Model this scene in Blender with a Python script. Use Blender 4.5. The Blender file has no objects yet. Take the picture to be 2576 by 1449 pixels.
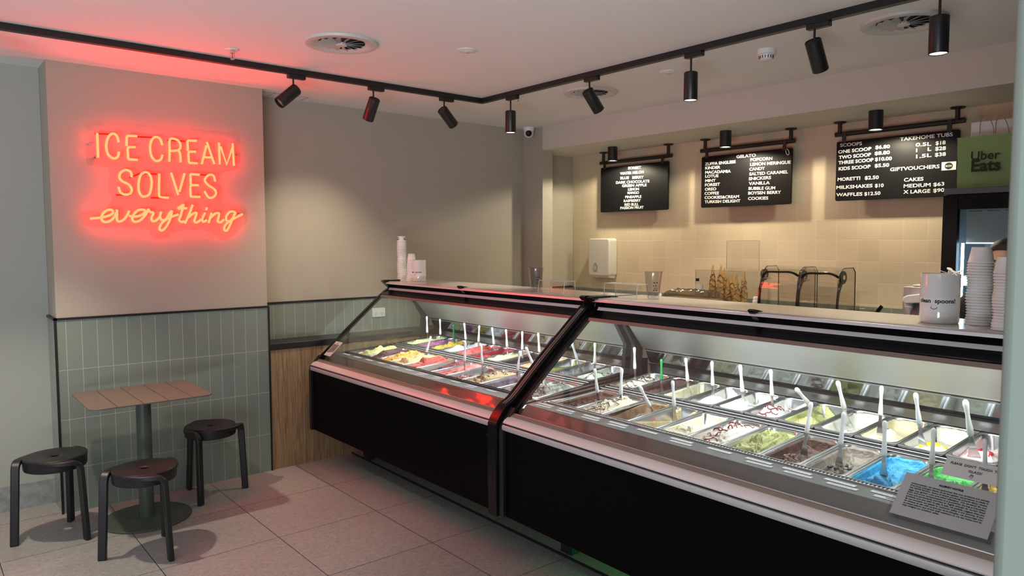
import bpy, bmesh, math, random
from mathutils import Vector, Matrix, noise
random.seed(7)
PI = math.pi
S = bpy.context.scene
C = S.collection
# ---------------------------------------------------------------- camera
FPX = 1818.55; YAW, PIT, ROL = 0.69988, 0.064855, -0.001477
H = 1.615
cy, sy = math.cos(YAW), math.sin(YAW)
FW = Vector((sy*math.cos(PIT), cy*math.cos(PIT), -math.sin(PIT)))
RT = Vector((cy, -sy, 0)); UP = RT.cross(FW)
c_, s_ = math.cos(ROL), math.sin(ROL)
RT, UP = RT*c_ + UP*s_, UP*c_ - RT*s_
cam = bpy.data.cameras.new('camera'); camo = bpy.data.objects.new('camera', cam); C.objects.link(camo)
cam.sensor_width = 36; cam.lens = FPX/2576*36; cam.clip_start = .05
camo.matrix_world = Matrix(((RT.x, UP.x, -FW.x, 0), (RT.y, UP.y, -FW.y, 0), (RT.z, UP.z, -FW.z, H), (0, 0, 0, 1)))
S.camera = camo
cam.dof.use_dof = True; cam.dof.focus_distance = 3.6; cam.dof.aperture_fstop = cam.lens/2.4
EYE = Vector((0, 0, H))
def at(px, py, ax, val):
    d = RT*((px-1288)/FPX) - UP*((py-724.5)/FPX) + FW
    i = 'xyz'.index(ax)
    return EYE + d*((val-EYE[i])/d[i])
# ---------------------------------------------------------------- world, exposure
S.view_settings.view_transform = 'Standard'; S.view_settings.look = 'None'
S.view_settings.exposure = 0.5; S.view_settings.gamma = 1.0
S.view_settings.use_curve_mapping = False
W = bpy.data.worlds.new('world'); S.world = W; W.use_nodes = True
bg = W.node_tree.nodes['Background']; bg.inputs[0].default_value = (.83, .92, 1, 1); bg.inputs[1].default_value = 0.36
S.cycles.use_denoising = True
S.cycles.max_bounces = 12; S.cycles.transparent_max_bounces = 24; S.cycles.diffuse_bounces = 4; S.cycles.glossy_bounces = 4
S.cycles.sample_clamp_indirect = 4.0; S.cycles.caustics_reflective = False; S.cycles.caustics_refractive = False
def lamp(name, kind, loc, energy, col=(1, 1, 1), aim=None, **k):
    l = bpy.data.lights.new(name, kind); l.energy = energy; l.color = col
    for a, b in k.items(): setattr(l, a, b)
    o = bpy.data.objects.new(name, l); C.objects.link(o); o.location = loc
    if aim is not None: o.rotation_euler = (Vector(aim)).to_track_quat('-Z', 'Y').to_euler()
    return o
WARM = (1, .87, .69)
# added upward fill lamp at floor level, brightens the ceiling like arcade-floor bounce
lamp('arcade_bounce_fill', 'AREA', (-2.2, -1.5, .12), 320, (.88, .91, 1), aim=(.10, .03, 1), shape='RECTANGLE', size=3.4, size_y=2.2)
# ---------------------------------------------------------------- materials
MATS = {}
def mat(name, col, rough=.5, metal=0, spec=.5, emit=None, estr=1, noise_s=0, noise_a=0, bump=0, bscale=200, coat=0, trans=0, alpha=1, col2=None):
    if name in MATS: return MATS[name]
    m = bpy.data.materials.new(name); m.use_nodes = True; nt = m.node_tree; b = nt.nodes['Principled BSDF']
    b.inputs['Base Color'].default_value = (*col, 1); b.inputs['Roughness'].default_value = rough; b.inputs['Metallic'].default_value = metal
    b.inputs['Specular IOR Level'].default_value = spec
    if coat: b.inputs['Coat Weight'].default_value = coat; b.inputs['Coat Roughness'].default_value = .05
    if emit: b.inputs['Emission Color'].default_value = (*emit, 1); b.inputs['Emission Strength'].default_value = estr
    if trans: b.inputs['Transmission Weight'].default_value = trans
    if alpha < 1: b.inputs['Alpha'].default_value = alpha
    if noise_a or bump or col2:
        tc = nt.nodes.new('ShaderNodeTexCoord'); n = nt.nodes.new('ShaderNodeTexNoise'); n.inputs['Scale'].default_value = noise_s or bscale; n.inputs['Detail'].default_value = 4
        nt.links.new(tc.outputs['Object'], n.inputs['Vector'])
        if noise_a or col2:
            mx = nt.nodes.new('ShaderNodeMix'); mx.data_type = 'RGBA'
            c2 = col2 or tuple(max(0, x*(1-noise_a)) for x in col)
            mx.inputs[6].default_value = (*col, 1); mx.inputs[7].default_value = (*c2, 1)
            rp = nt.nodes.new('ShaderNodeMapRange'); rp.inputs[1].default_value = .35; rp.inputs[2].default_value = .65
            nt.links.new(n.outputs['Fac'], rp.inputs[0]); nt.links.new(rp.outputs[0], mx.inputs[0]); nt.links.new(mx.outputs[2], b.inputs['Base Color'])
        if bump:
            n2 = nt.nodes.new('ShaderNodeTexNoise'); n2.inputs['Scale'].default_value = bscale; n2.inputs['Detail'].default_value = 5
            nt.links.new(tc.outputs['Object'], n2.inputs['Vector'])
            bp = nt.nodes.new('ShaderNodeBump'); bp.inputs['Strength'].default_value = bump; bp.inputs['Distance'].default_value = .004
            nt.links.new(n2.outputs['Fac'], bp.inputs['Height']); nt.links.new(bp.outputs[0], b.inputs['Normal'])
    MATS[name] = m; return m
def glassmat(name, tint=(1, 1, 1), ior=1.45, rough=.0):
    if name in MATS: return MATS[name]
    m = bpy.data.materials.new(name); m.use_nodes = True; nt = m.node_tree; nt.nodes.clear()
    o = nt.nodes.new('ShaderNodeOutputMaterial'); mx = nt.nodes.new('ShaderNodeMixShader'); t = nt.nodes.new('ShaderNodeBsdfTransparent'); g = nt.nodes.new('ShaderNodeBsdfGlossy'); f = nt.nodes.new('ShaderNodeFresnel')
    t.inputs[0].default_value = (*tint, 1); g.inputs['Roughness'].default_value = rough; 
    ge = nt.nodes.new('ShaderNodeNewGeometry'); ex = nt.nodes.new('ShaderNodeMath'); ex.operation = 'MULTIPLY_ADD'; ex.inputs[1].default_value = -2; ex.inputs[2].default_value = 1
    pw = nt.nodes.new('ShaderNodeMath'); pw.operation = 'POWER'; pw.inputs[0].default_value = ior
    nt.links.new(ge.outputs['Backfacing'], ex.inputs[0]); nt.links.new(ex.outputs[0], pw.inputs[1]); nt.links.new(pw.outputs[0], f.inputs[0])
    nt.links.new(f.outputs[0], mx.inputs[0]); nt.links.new(t.outputs[0], mx.inputs[1]); nt.links.new(g.outputs[0], mx.inputs[2]); nt.links.new(mx.outputs[0], o.inputs[0])
    MATS[name] = m; return m
def tilemat(name, ax, w, h, ox, oz, c1, c2, grout, rough, gw=.003, bump=.4, wav=.15, off=0, coat=0):
    m = bpy.data.materials.new(name); m.use_nodes = True; nt = m.node_tree; b = nt.nodes['Principled BSDF']; N = nt.nodes.new; L = nt.links.new
    tc = N('ShaderNodeTexCoord'); sp = N('ShaderNodeSeparateXYZ'); cb = N('ShaderNodeCombineXYZ'); L(tc.outputs['Object'], sp.inputs[0])
    a1 = N('ShaderNodeMath'); a1.inputs[1].default_value = -ox; a2 = N('ShaderNodeMath'); a2.inputs[1].default_value = -oz
    L(sp.outputs[ax[0]], a1.inputs[0]); L(sp.outputs[ax[1]], a2.inputs[0]); L(a1.outputs[0], cb.inputs[0]); L(a2.outputs[0], cb.inputs[1])
    br = N('ShaderNodeTexBrick'); br.offset = off; br.inputs['Scale'].default_value = 1; br.inputs['Mortar Size'].default_value = gw/2; br.inputs['Mortar Smooth'].default_value = .3
    br.inputs['Brick Width'].default_value = w; br.inputs['Row Height'].default_value = h
    br.inputs['Color1'].default_value = (*c1, 1); br.inputs['Color2'].default_value = (*c2, 1); br.inputs['Mortar'].default_value = (*grout, 1)
    L(cb.outputs[0], br.inputs['Vector']); L(br.outputs['Color'], b.inputs['Base Color'])
    n = N('ShaderNodeTexNoise'); n.inputs['Scale'].default_value = 9; L(tc.outputs['Object'], n.inputs['Vector'])
    ad = N('ShaderNodeMath'); ad.operation = 'MULTIPLY_ADD'; ad.inputs[1].default_value = -1; L(br.outputs['Fac'], ad.inputs[0])
    mu = N('ShaderNodeMath'); mu.operation = 'MULTIPLY'; mu.inputs[1].default_value = wav; L(n.outputs['Fac'], mu.inputs[0]); L(mu.outputs[0], ad.inputs[2])
    bp = N('ShaderNodeBump'); bp.inputs['Strength'].default_value = bump; bp.inputs['Distance'].default_value = .004; L(ad.outputs[0], bp.inputs['Height']); L(bp.outputs[0], b.inputs['Normal'])
    rr = N('ShaderNodeMapRange'); rr.inputs[3].default_value = rough; rr.inputs[4].default_value = .75; L(br.outputs['Fac'], rr.inputs[0]); L(rr.outputs[0], b.inputs['Roughness'])
    return m
def floormat():
    m = bpy.data.materials.new('terrazzo_tile'); m.use_nodes = True; nt = m.node_tree; b = nt.nodes['Principled BSDF']; N = nt.nodes.new; L = nt.links.new
    tc = N('ShaderNodeTexCoord'); mp = N('ShaderNodeMapping'); mp.inputs['Location'].default_value = (-1.508, -3.772, 0); L(tc.outputs['Object'], mp.inputs[0])
    br = N('ShaderNodeTexBrick'); br.offset = 0; br.inputs['Scale'].default_value = 1; br.inputs['Mortar Size'].default_value = .0019; br.inputs['Mortar Smooth'].default_value = .1
    br.inputs['Brick Width'].default_value = .6; br.inputs['Row Height'].default_value = .598
    br.inputs['Color1'].default_value = (1, 1, 1, 1); br.inputs['Color2'].default_value = (.93, .93, .93, 1); br.inputs['Mortar'].default_value = (.03, .028, .026, 1); L(mp.outputs[0], br.inputs['Vector'])
    m2 = N('ShaderNodeMapping'); m2.inputs['Scale'].default_value = (1, 1.8, 1); m2.inputs['Rotation'].default_value = (0, 0, .5); L(tc.outputs['Object'], m2.inputs[0])
    v = N('ShaderNodeTexVoronoi'); v.inputs['Scale'].default_value = 60; L(m2.outputs[0], v.inputs['Vector'])
    r1 = N('ShaderNodeValToRGB'); e = r1.color_ramp.elements; e[0].position = 0; e[0].color = (.31, .297, .283, 1); e[1].position = 1; e[1].color = (.40, .387, .37, 1); L(v.outputs['Color'], r1.inputs[0])
    v2 = N('ShaderNodeTexVoronoi'); v2.inputs['Scale'].default_value = 33; L(m2.outputs[0], v2.inputs['Vector'])
    r2 = N('ShaderNodeValToRGB'); e = r2.color_ramp.elements; e[0].position = .13; e[0].color = (1, 1, 1, 1); e[1].position = .30; e[1].color = (0, 0, 0, 1); L(v2.outputs['Distance'], r2.inputs[0])
    ns = N('ShaderNodeTexNoise'); ns.inputs['Scale'].default_value = 45; ns.inputs['Detail'].default_value = 3; L(m2.outputs[0], ns.inputs['Vector'])
    r3 = N('ShaderNodeValToRGB'); e = r3.color_ramp.elements; e[0].position = .30; e[0].color = (1, 1, 1, 1); e[1].position = .38; e[1].color = (0, 0, 0, 1); L(ns.outputs['Fac'], r3.inputs[0])
    x1 = N('ShaderNodeMix'); x1.data_type = 'RGBA'; x1.inputs[7].default_value = (.52, .50, .48, 1); L(r1.outputs[0], x1.inputs[6])
    q = N('ShaderNodeMath'); q.operation = 'MULTIPLY'; q.inputs[1].default_value = .55; L(r2.outputs[0], q.inputs[0]); L(q.outputs[0], x1.inputs[0])
    x2 = N('ShaderNodeMix'); x2.data_type = 'RGBA'; x2.inputs[7].default_value = (.2, .18, .165, 1); L(x1.outputs[2], x2.inputs[6])
    q2 = N('ShaderNodeMath'); q2.operation = 'MULTIPLY'; q2.inputs[1].default_value = .7; L(r3.outputs[0], q2.inputs[0]); L(q2.outputs[0], x2.inputs[0])
    x3 = N('ShaderNodeMix'); x3.data_type = 'RGBA'; x3.blend_type = 'MULTIPLY'; x3.inputs[0].default_value = 1; L(x2.outputs[2], x3.inputs[6]); L(br.outputs['Color'], x3.inputs[7])
    L(x3.outputs[2], b.inputs['Base Color']); b.inputs['Roughness'].default_value = .42; b.inputs['Specular IOR Level'].default_value = .35
    return m
def woodmat():
    m = bpy.data.materials.new('oak_board'); m.use_nodes = True; nt = m.node_tree; b = nt.nodes['Principled BSDF']; N = nt.nodes.new; L = nt.links.new
    tc = N('ShaderNodeTexCoord'); mp = N('ShaderNodeMapping'); mp.inputs['Scale'].default_value = (1, 1, .045); L(tc.outputs['Object'], mp.inputs[0])
    n = N('ShaderNodeTexNoise'); n.inputs['Scale'].default_value = 85; n.inputs['Detail'].default_value = 6; n.inputs['Distortion'].default_value = 1.2; L(mp.outputs[0], n.inputs['Vector'])
    r = N('ShaderNodeValToRGB'); e = r.color_ramp.elements; e[0].position = .32; e[0].color = (.20, .115, .055, 1); e[1].position = .68; e[1].color = (.42, .28, .155, 1); L(n.outputs['Fac'], r.inputs[0])
    L(r.outputs[0], b.inputs['Base Color']); b.inputs['Roughness'].default_value = .5
    return m
paint = mat('greige_wall_paint', (.43, .395, .325), .75, bump=.08, bscale=300)
paint_cool = mat('pale_green_grey_paint', (.40, .43, .385), .7)
ceil_m = mat('white_ceiling_paint', (.84, .82, .80), .85)
green_tile = tilemat('sage_wall_tile', 'XZ', .081, .2965, .716, .265, (.21, .255, .225), (.235, .28, .245), (.42, .44, .41), .16, .004, .5, .35)
green_tile_y = tilemat('sage_wall_tile_side', 'YZ', .081, .2965, 4.93, .265, (.21, .255, .225), (.235, .28, .245), (.42, .44, .41), .16, .004, .5, .35)
cream_tile = tilemat('cream_square_tile', 'YZ', .151, .149, 4.289, 1.47, (.60, .51, .36), (.66, .56, .40), (.70, .63, .49), .42, .004, .5, .5)
floor_m = floormat(); oak = woodmat()
black = mat('satin_black_metal', (.012, .012, .013), .38)
black_g = mat('gloss_black_plastic', (.006, .006, .007), .12)
frame_b = mat('gloss_black_frame', (.005, .005, .006), .2, spec=.28)
black_p = mat('black_front_panel', (.0025, .0025, .003), .5, spec=.05)
black_s = mat('black_stool_plastic', (.012, .012, .014), .42)
white_p = mat('white_plastic', (.80, .80, .79), .35)
white_c = mat('white_ceramic', (.72, .72, .70), .12, coat=.4)
white_paper = mat('white_paper', (.78, .78, .78), .7)
def leafmat(name, col):
    m = bpy.data.materials.new(name); m.use_nodes = True; nt = m.node_tree; b = nt.nodes['Principled BSDF']; b.inputs['Base Color'].default_value = (*col, 1); b.inputs['Roughness'].default_value = .7
    t = nt.nodes.new('ShaderNodeBsdfTranslucent'); t.inputs[0].default_value = (*col, 1); x = nt.nodes.new('ShaderNodeMixShader'); x.inputs[0].default_value = .45
    nt.links.new(b.outputs[0], x.inputs[1]); nt.links.new(t.outputs[0], x.inputs[2]); nt.links.new(x.outputs[0], nt.nodes['Material Output'].inputs[0]); return m
notice_paper = leafmat('thin_notice_paper', (.88, .88, .88))
ink = mat('black_ink', (.015, .015, .015), .7)
steel = mat('brushed_steel', (.54, .55, .55), .48, 1, bump=.04, bscale=180)
pan_m = mat('pan_steel', (.72, .72, .72), .22, 1)
satin = mat('satin_aluminium', (.62, .61, .60), .34, 1)
chrome = mat('chrome', (.75, .75, .76), .1, 1)
glass = glassmat('clear_glass', (.965, .985, .975))
acrylic = glassmat('clear_acrylic', (.97, .97, .97), 1.49)
# ---------------------------------------------------------------- object helpers
PM = {}
def link(name, me, m, parent=None, local=False, smooth=None):
    if m is not None:
        me.materials.clear()
        for mm in (m if isinstance(m, (list, tuple)) else [m]): me.materials.append(mm)
    if parent is not None and not local: me.transform(PM[parent.name].inverted())
    if smooth is not None:
        for p in me.polygons: p.use_smooth = True
        if smooth < 180:
            try: me.set_sharp_from_angle(angle=math.radians(smooth))
            except Exception: pass
    o = bpy.data.objects.new(name, me); C.objects.link(o)
    if parent is not None: o.parent = parent; PM[o.name] = PM[parent.name]
    else: PM[o.name] = Matrix.Identity(4)
    return o
def obj(name, bm, m, parent=None, local=False, smooth=None, bevel=0, seg=2):
    bmesh.ops.recalc_face_normals(bm, faces=bm.faces)
    me = bpy.data.meshes.new(name); bm.to_mesh(me); bm.free()
    o = link(name, me, m, parent, local, smooth)
    if bevel:
        md = o.modifiers.new('bevel', 'BEVEL'); md.width = bevel; md.segments = seg; md.limit_method = 'ANGLE'; md.angle_limit = .6
        for p in me.polygons: p.use_smooth = True
        try: me.set_sharp_from_angle(angle=math.radians(35))
        except Exception: pass
    return o
def tag(o, label, cat, group=None):
    o['label'] = label; o['category'] = cat
    if group: o['group'] = group
    return o
def thing(name, label, cat, loc=(0, 0, 0), rotz=0, group=None, rot=None):
    o = bpy.data.objects.new(name, None); C.objects.link(o); o.location = loc; o.rotation_euler = rot or (0, 0, rotz); o.empty_display_size = .05
    PM[o.name] = Matrix.Translation(loc) @ (o.rotation_euler.to_matrix().to_4x4())
    return tag(o, label, cat, group)
def struct(name, bm, m, parent=None, **k):
    o = obj(name, bm, m, parent, **k)
    if parent is None: o['kind'] = 'structure'
    return o
def nb(): return bmesh.new()
def box(bm, x0, x1, y0, y1, z0, z1):
    v = [bm.verts.new((x, y, z)) for x in (x0, x1) for y in (y0, y1) for z in (z0, z1)]
    for f in ((0, 1, 3, 2), (4, 6, 7, 5), (0, 4, 5, 1), (2, 3, 7, 6), (0, 2, 6, 4), (1, 5, 7, 3)): bm.faces.new([v[i] for i in f])
    return bm
def prism(bm, pts, a0, a1, ax='y'):
    """extrude a 2-D outline along an axis: 'y' takes (x,z), 'x' takes (y,z), 'z' takes (x,y)"""
    def P(p, a): return (p[0], a, p[1]) if ax == 'y' else (a, p[0], p[1]) if ax == 'x' else (p[0], p[1], a)
    A = [bm.verts.new(P(p, a0)) for p in pts]; B = [bm.verts.new(P(p, a1)) for p in pts]; n = len(pts)
    bm.faces.new(A); bm.faces.new(B[::-1])
    for i in range(n): bm.faces.new((A[i], B[i], B[(i+1) % n], A[(i+1) % n]))
    return bm
def strip(pts, t):
    """a polyline in 2-D thickened to its left by t"""
    out = []
    for i, p in enumerate(pts):
        a = pts[max(0, i-1)]; b = pts[min(len(pts)-1, i+1)]
        d = Vector((b[0]-a[0], b[1]-a[1])).normalized(); out.append((p[0]-d.y*t, p[1]+d.x*t))
    return list(pts)+out[::-1]
def lathe(bm, prof, seg=24, c=(0, 0, 0), ax=None, cap=True):
    rings = []; c = Vector(c); q = Vector((0, 0, 1)).rotation_difference(Vector(ax)) if ax is not None else None
    for r, z in prof:
        ring = []
        for i in range(seg):
            p = Vector((r*math.cos(2*PI*i/seg), r*math.sin(2*PI*i/seg), z))
            if q: p = q @ p
            ring.append(bm.verts.new(c+p))
        rings.append(ring)
    for a, b in zip(rings, rings[1:]):
        for i in range(seg): bm.faces.new((a[i], a[(i+1) % seg], b[(i+1) % seg], b[i]))
    if cap: bm.faces.new(rings[0][::-1]); bm.faces.new(rings[-1])
    return bm
def cyl(bm, p0, p1, r, seg=16, r1=None):
    p0, p1 = Vector(p0), Vector(p1); d = p1-p0
    return lathe(bm, [(r, 0), (r if r1 is None else r1, d.length)], seg, p0, d)
def smoothpath(pts, k=6):
    P = [Vector(p) for p in pts]
    if len(P) < 3: return P
    out = []
    for i in range(len(P)-1):
        a = P[max(0, i-1)]; b = P[i]; c = P[i+1]; d = P[min(len(P)-1, i+2)]
        for j in range(k):
            t = j/k; out.append(.5*((2*b)+(c-a)*t+(2*a-5*b+4*c-d)*t*t+(3*b-a-3*c+d)*t*t*t))
    return out+[P[-1]]
def tube(bm, pts, r, seg=8, flat=1, up=None, cap=True):
    P = [Vector(p) for p in pts]; n = len(P); rings = []
    prev = None
    for i in range(n):
        t = (P[min(n-1, i+1)]-P[max(0, i-1)]).normalized()
        if prev is None:
            ref = Vector(up) if up is not None else (Vector((0, 0, 1)) if abs(t.z) < .9 else Vector((1, 0, 0)))
            nrm = (ref-t*ref.dot(t)).normalized()
        else:
            nrm = prev-t*prev.dot(t)
            nrm = nrm.normalized() if nrm.length > 1e-6 else prev
        prev = nrm; bi = t.cross(nrm); rr = r[i] if isinstance(r, (list, tuple)) else r
        rings.append([bm.verts.new(P[i]+nrm*(rr*math.cos(2*PI*k/seg))+bi*(rr*flat*math.sin(2*PI*k/seg))) for k in range(seg)])
    for a, b in zip(rings, rings[1:]):
        for i in range(seg): bm.faces.new((a[i], a[(i+1) % seg], b[(i+1) % seg], b[i]))
    if cap: bm.faces.new(rings[0][::-1]); bm.faces.new(rings[-1])
    return bm
def bar(bm, pts, w, h, up=(0, 0, 1)):
    """a rectangular section swept along a path; w across, h along up"""
    P = [Vector(p) for p in pts]; n = len(P); rings = []
    W_ = w if isinstance(w, (list, tuple)) else [w]*n; H_ = h if isinstance(h, (list, tuple)) else [h]*n
    for i in range(n):
        t = (P[min(n-1, i+1)]-P[max(0, i-1)]).normalized(); u = up[i] if isinstance(up, list) else up
        u = Vector(u); u = (u-t*u.dot(t)).normalized(); s = t.cross(u)
        rings.append([bm.verts.new(P[i]+s*(a*W_[i]/2)+u*(b*H_[i]/2)) for a, b in ((-1, -1), (1, -1), (1, 1), (-1, 1))])
    for a, b in zip(rings, rings[1:]):
        for i in range(4): bm.faces.new((a[i], a[(i+1) % 4], b[(i+1) % 4], b[i]))
    bm.faces.new(rings[0][::-1]); bm.faces.new(rings[-1])
    return bm
def rrect(lx, ly, r, n=5, cx=0, cy=0):
    out = []
    for k, (sx, sy_) in enumerate(((1, 1), (-1, 1), (-1, -1), (1, -1))):
        for j in range(n+1):
            a = k*PI/2+j/n*PI/2; out.append((cx+sx*(lx/2-r)+r*math.cos(a), cy+sy_*(ly/2-r)+r*math.sin(a)))
    return out
def textmesh(s, bold=0., ext=.0, size=1.):
    cu = bpy.data.curves.new('t', 'FONT'); cu.body = s; cu.size = size; cu.offset = bold; cu.extrude = ext; cu.resolution_u = 3
    o = bpy.data.objects.new('t', cu); me = bpy.data.meshes.new_from_object(o)
    bpy.data.objects.remove(o); bpy.data.curves.remove(cu); return me
def place_text(name, s, m, parent, p0, p1, nrm, hscale=None, bold=.0, ext=.02, lift=.0015, height=None):
    """lettering whose base line runs from p0 to p1 on a plane of normal nrm; its width is stretched to fit"""
    me = textmesh(s, bold, ext); xs = [v.co.x for v in me.vertices]
    if not xs: return None
    x0, x1 = min(xs), max(xs); p0, p1, nrm = Vector(p0), Vector(p1), Vector(nrm).normalized(); d = p1-p0; wd = d.length; d.normalize()
    upv = nrm.cross(d).normalized(); sx = wd/(x1-x0); syv = (height/.70) if height else sx
    for v in me.vertices: v.co = p0+d*((v.co.x-x0)*sx)+upv*(v.co.y*syv)+nrm*(lift+v.co.z*.03)
    return link(name, me, m, parent)
# ---------------------------------------------------------------- the setting
ZC = 2.656
struct('floor', box(nb(), -4.5, 6, -5, 5.6, -.05, 0), floor_m)
struct('ceiling', box(nb(), -3.2, 5.6, -1.0, 5.5, ZC, ZC+.06), ceil_m)
struct('wall_left', box(nb(), -3.2, .67, 5.2, 5.35, 0, ZC), paint_cool)
struct('wall_neon', box(nb(), .671, 1.928, 4.938, 5.3, 0, ZC), paint)
struct('wall_recess', box(nb(), 1.9, 4.6, 5.18, 5.3, 0, ZC), paint)
struct('wall_pier', box(nb(), 4.513, 4.638, 4.922, 5.24, 0, ZC), paint)
struct('wall_alcove', box(nb(), 4.638, 5.2, 5.148, 5.26, 0, 2.46), paint)
bm = nb(); box(bm, 4.513, 5.3, .2, 4.922, 2.443, ZC); box(bm, 4.638, 5.3, 4.922, 5.2, 2.443, ZC)
struct('ceiling_bulkhead', bm, mat('bulkhead_paint', (.62, .585, .52), .75))
struct('wall_back', box(nb(), 5.13, 5.3, .2, 5.2, 1.157, 2.46), cream_tile)
struct('wall_back_lower', box(nb(), 5.128, 5.3, .2, 5.2, 0, 1.157), tilemat('sage_square_tile', 'YZ', .105, .297, 4.289, .265, (.21, .255, .225), (.235, .28, .245), (.42, .44, .41), .18, .003))
struct('wall_front', box(nb(), .9, 5.4, .12, .2535, 0, ZC), mat('pale_sage_frame_paint', (.15, .19, .16), .6), bevel=.012)
# dado tiles, trims, skirting
struct('wall_dado', box(nb(), .668, 1.931, 4.93, 4.94, 0, 1.157), green_tile)
struct('wall_dado_side', box(nb(), .662, .672, 4.931, 5.2, 0, 1.157), green_tile_y)
struct('wall_dado_recess', box(nb(), 1.929, 4.513, 5.172, 5.182, .896, 1.157), tilemat('sage_recess_tile', 'XZ', .081, .2965, 1.985, .858, (.235, .275, .235), (.25, .29, .25), (.42, .44, .41), .16, .004))
bm = nb(); box(bm, .656, 1.937, 4.924, 4.942, 1.155, 1.168); box(bm, .656, .674, 4.924, 5.2, 1.155, 1.168)
struct('trim_1', bm, black)
struct('trim_2', box(nb(), .657, .669, 4.924, 4.936, 0, 1.156), black)
struct('trim_3', box(nb(), 1.927, 1.938, 4.924, 4.938, 0, 1.156), black)
struct('trim_4', box(nb(), 1.928, 4.513, 5.166, 5.182, 1.155, 1.17), black)
marble = mat('grey_marble_skirting', (.36, .38, .39), .35, noise_s=22, col2=(.25, .265, .27))
struct('baseboard_left', box(nb(), -3.2, .662, 5.188, 5.2, 0, .152), marble)
bm = nb()
for x in (2.06, 2.33, 2.60): box(bm, x-.55, x-.548, 5.0, 5.16, ZC-.0016, ZC)
box(bm, 1.96, 2.30, 5.02, 5.022, ZC-.0016, ZC); box(bm, 1.96, 1.962, 5.02, 5.15, ZC-.0016, ZC); box(bm, 2.298, 2.30, 5.02, 5.15, ZC-.0016, ZC)
struct('trim_5', bm, mat('hatch_gap', (.2, .18, .16), .8))
# oak boarded front below the black ledge, the ledge itself
bm = nb(); x = 1.94
for w in (.12, .13, .14, .13, .14, .13, .14, .14, .14, .14, .14, .14, .14, .14, .14, .14, .14):
    if x+w > 4.5: w = 4.5-x
    box(bm, x, x+w-.0015, 4.935, 4.955, 0, .852); x += w
    if x >= 4.499: break
struct('wall_panel', bm, oak)
o = obj('ledge', box(nb(), 1.939, 4.512, 4.925, 5.171, .852, .896), mat('black_stone_ledge', (.012, .012, .013), .3), bevel=.002)
tag(o, 'black ledge on top of the oak boarding, below the sage tiles', 'ledge')
struct('trim_6', box(nb(), 4.638, 5.128, 5.138, 5.149, 1.155, 1.169), black)
struct('wall_alcove_lower', box(nb(), 4.64, 5.128, 5.144, 5.15, .926, 1.155), green_tile)
# staff-side floor step seen below the cases
struct('floor_step', prism(nb(), [(2.50, .2), (2.56, 4.93), (4.3, 4.93), (4.3, .2)], 0.0005, .012, 'z'), floor_m)
struct('trim_step_shade', prism(nb(), [(2.492, .2), (2.552, 4.93), (2.56, 4.93), (2.50, .2)], 0.0005, .0125, 'z'), black)  # black strip added over the step's edge in place of shade
# back work bench along the tiled wall
t = thing('work_bench', 'long pale bench along the tiled back wall, behind the display cases', 'counter', (4.8, 2.9, 0))
obj('bench_top', box(nb(), 4.645, 5.126, 1.70, 5.14, .885, .925), mat('bench_stone', (.55, .50, .42), .3), t, bevel=.003)
obj('carcass', box(nb(), 4.66, 5.12, 1.72, 5.13, .1, .885), mat('bench_front', (.35, .33, .3), .5), t)
obj('kickboard', box(nb(), 4.70, 5.1, 1.74, 5.12, 0.0126, .1), black, t)

# ---------------------------------------------------------------- neon sign
sx_ = lambda x, y, yy: at(100+x*.26910, 250+y*.26910, 'y', yy)
YT = 4.868; sign = thing('neon_sign', 'lit red neon wall sign reading ICE CREAM SOLVES everything on a clear backing', 'sign', (1.3, 4.93, 1.95))
neon_m = mat('neon_tube_light', (.02, .01, .01), .2, emit=(1.0, .045, .022), estr=30)
nt = neon_m.node_tree; b = nt.nodes['Principled BSDF']; b.inputs['Emission Color'].default_value = (1.0, .0135, .0046, 1)
red_back = mat('painted_tube_back', (.30, .015, .012), .3)
let = [
 ('I', [[(537,315),(546,545)]]), ('C', [[(737,400),(722,345),(688,320),(652,338),(627,390),(622,450),(640,515),(690,552),(730,535),(741,488)]]),
 ('E', [[(910,345),(850,341),(818,346),(812,385),(812,436)],[(895,447),(842,446),(822,460),(824,510),(830,556),(860,562),(915,565)]]),
 ('C', [[(1145,428),(1125,370),(1080,352),(1045,385),(1032,450),(1045,530),(1085,575),(1130,563),(1148,518)]]),
 ('R', [[(1212,583),(1214,480),(1216,378),(1260,370),(1302,395),(1316,440),(1295,474),(1225,482)],[(1297,480),(1312,510),(1318,588)]]),
 ('E', [[(1465,388),(1410,386),(1384,390),(1383,430),(1384,482)],[(1460,490),(1405,490),(1390,505),(1392,550),(1398,590),(1430,595),(1474,598)]]),
 ('A', [[(1515,604),(1558,432)],[(1562,398),(1632,605)],[(1545,541),(1604,543)]]),
 ('M', [[(1683,608),(1675,405)],[(1690,440),(1748,608),(1802,450)],[(1803,412),(1815,620)]]),
 ('S', [[(860,728),(850,680),(805,660),(757,685),(745,730),(772,765),(830,795),(860,840),(845,880),(800,890),(755,870),(737,818)]]),
 ('O', [[(985,680),(945,705),(925,780),(926,850),(950,900),(988,907),(1028,880),(1046,800),(1040,730),(1015,690),(986,680)]]),
 ('L', [[(1118,695),(1115,800),(1116,895),(1135,914),(1205,920)]]),
 ('V', [[(1228,685),(1295,893)],[(1354,692),(1306,864)]]),
 ('E', [[(1495,705),(1440,700),(1412,703),(1410,750),(1412,796)],[(1485,803),(1425,803),(1409,815),(1409,860),(1414,905),(1440,910),(1500,912)]]),
 ('S', [[(1640,768),(1625,715),(1590,705),(1555,728),(1545,765),(1580,805),(1632,840),(1648,880),(1620,915),(1578,916),(1540,858)]])]
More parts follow.
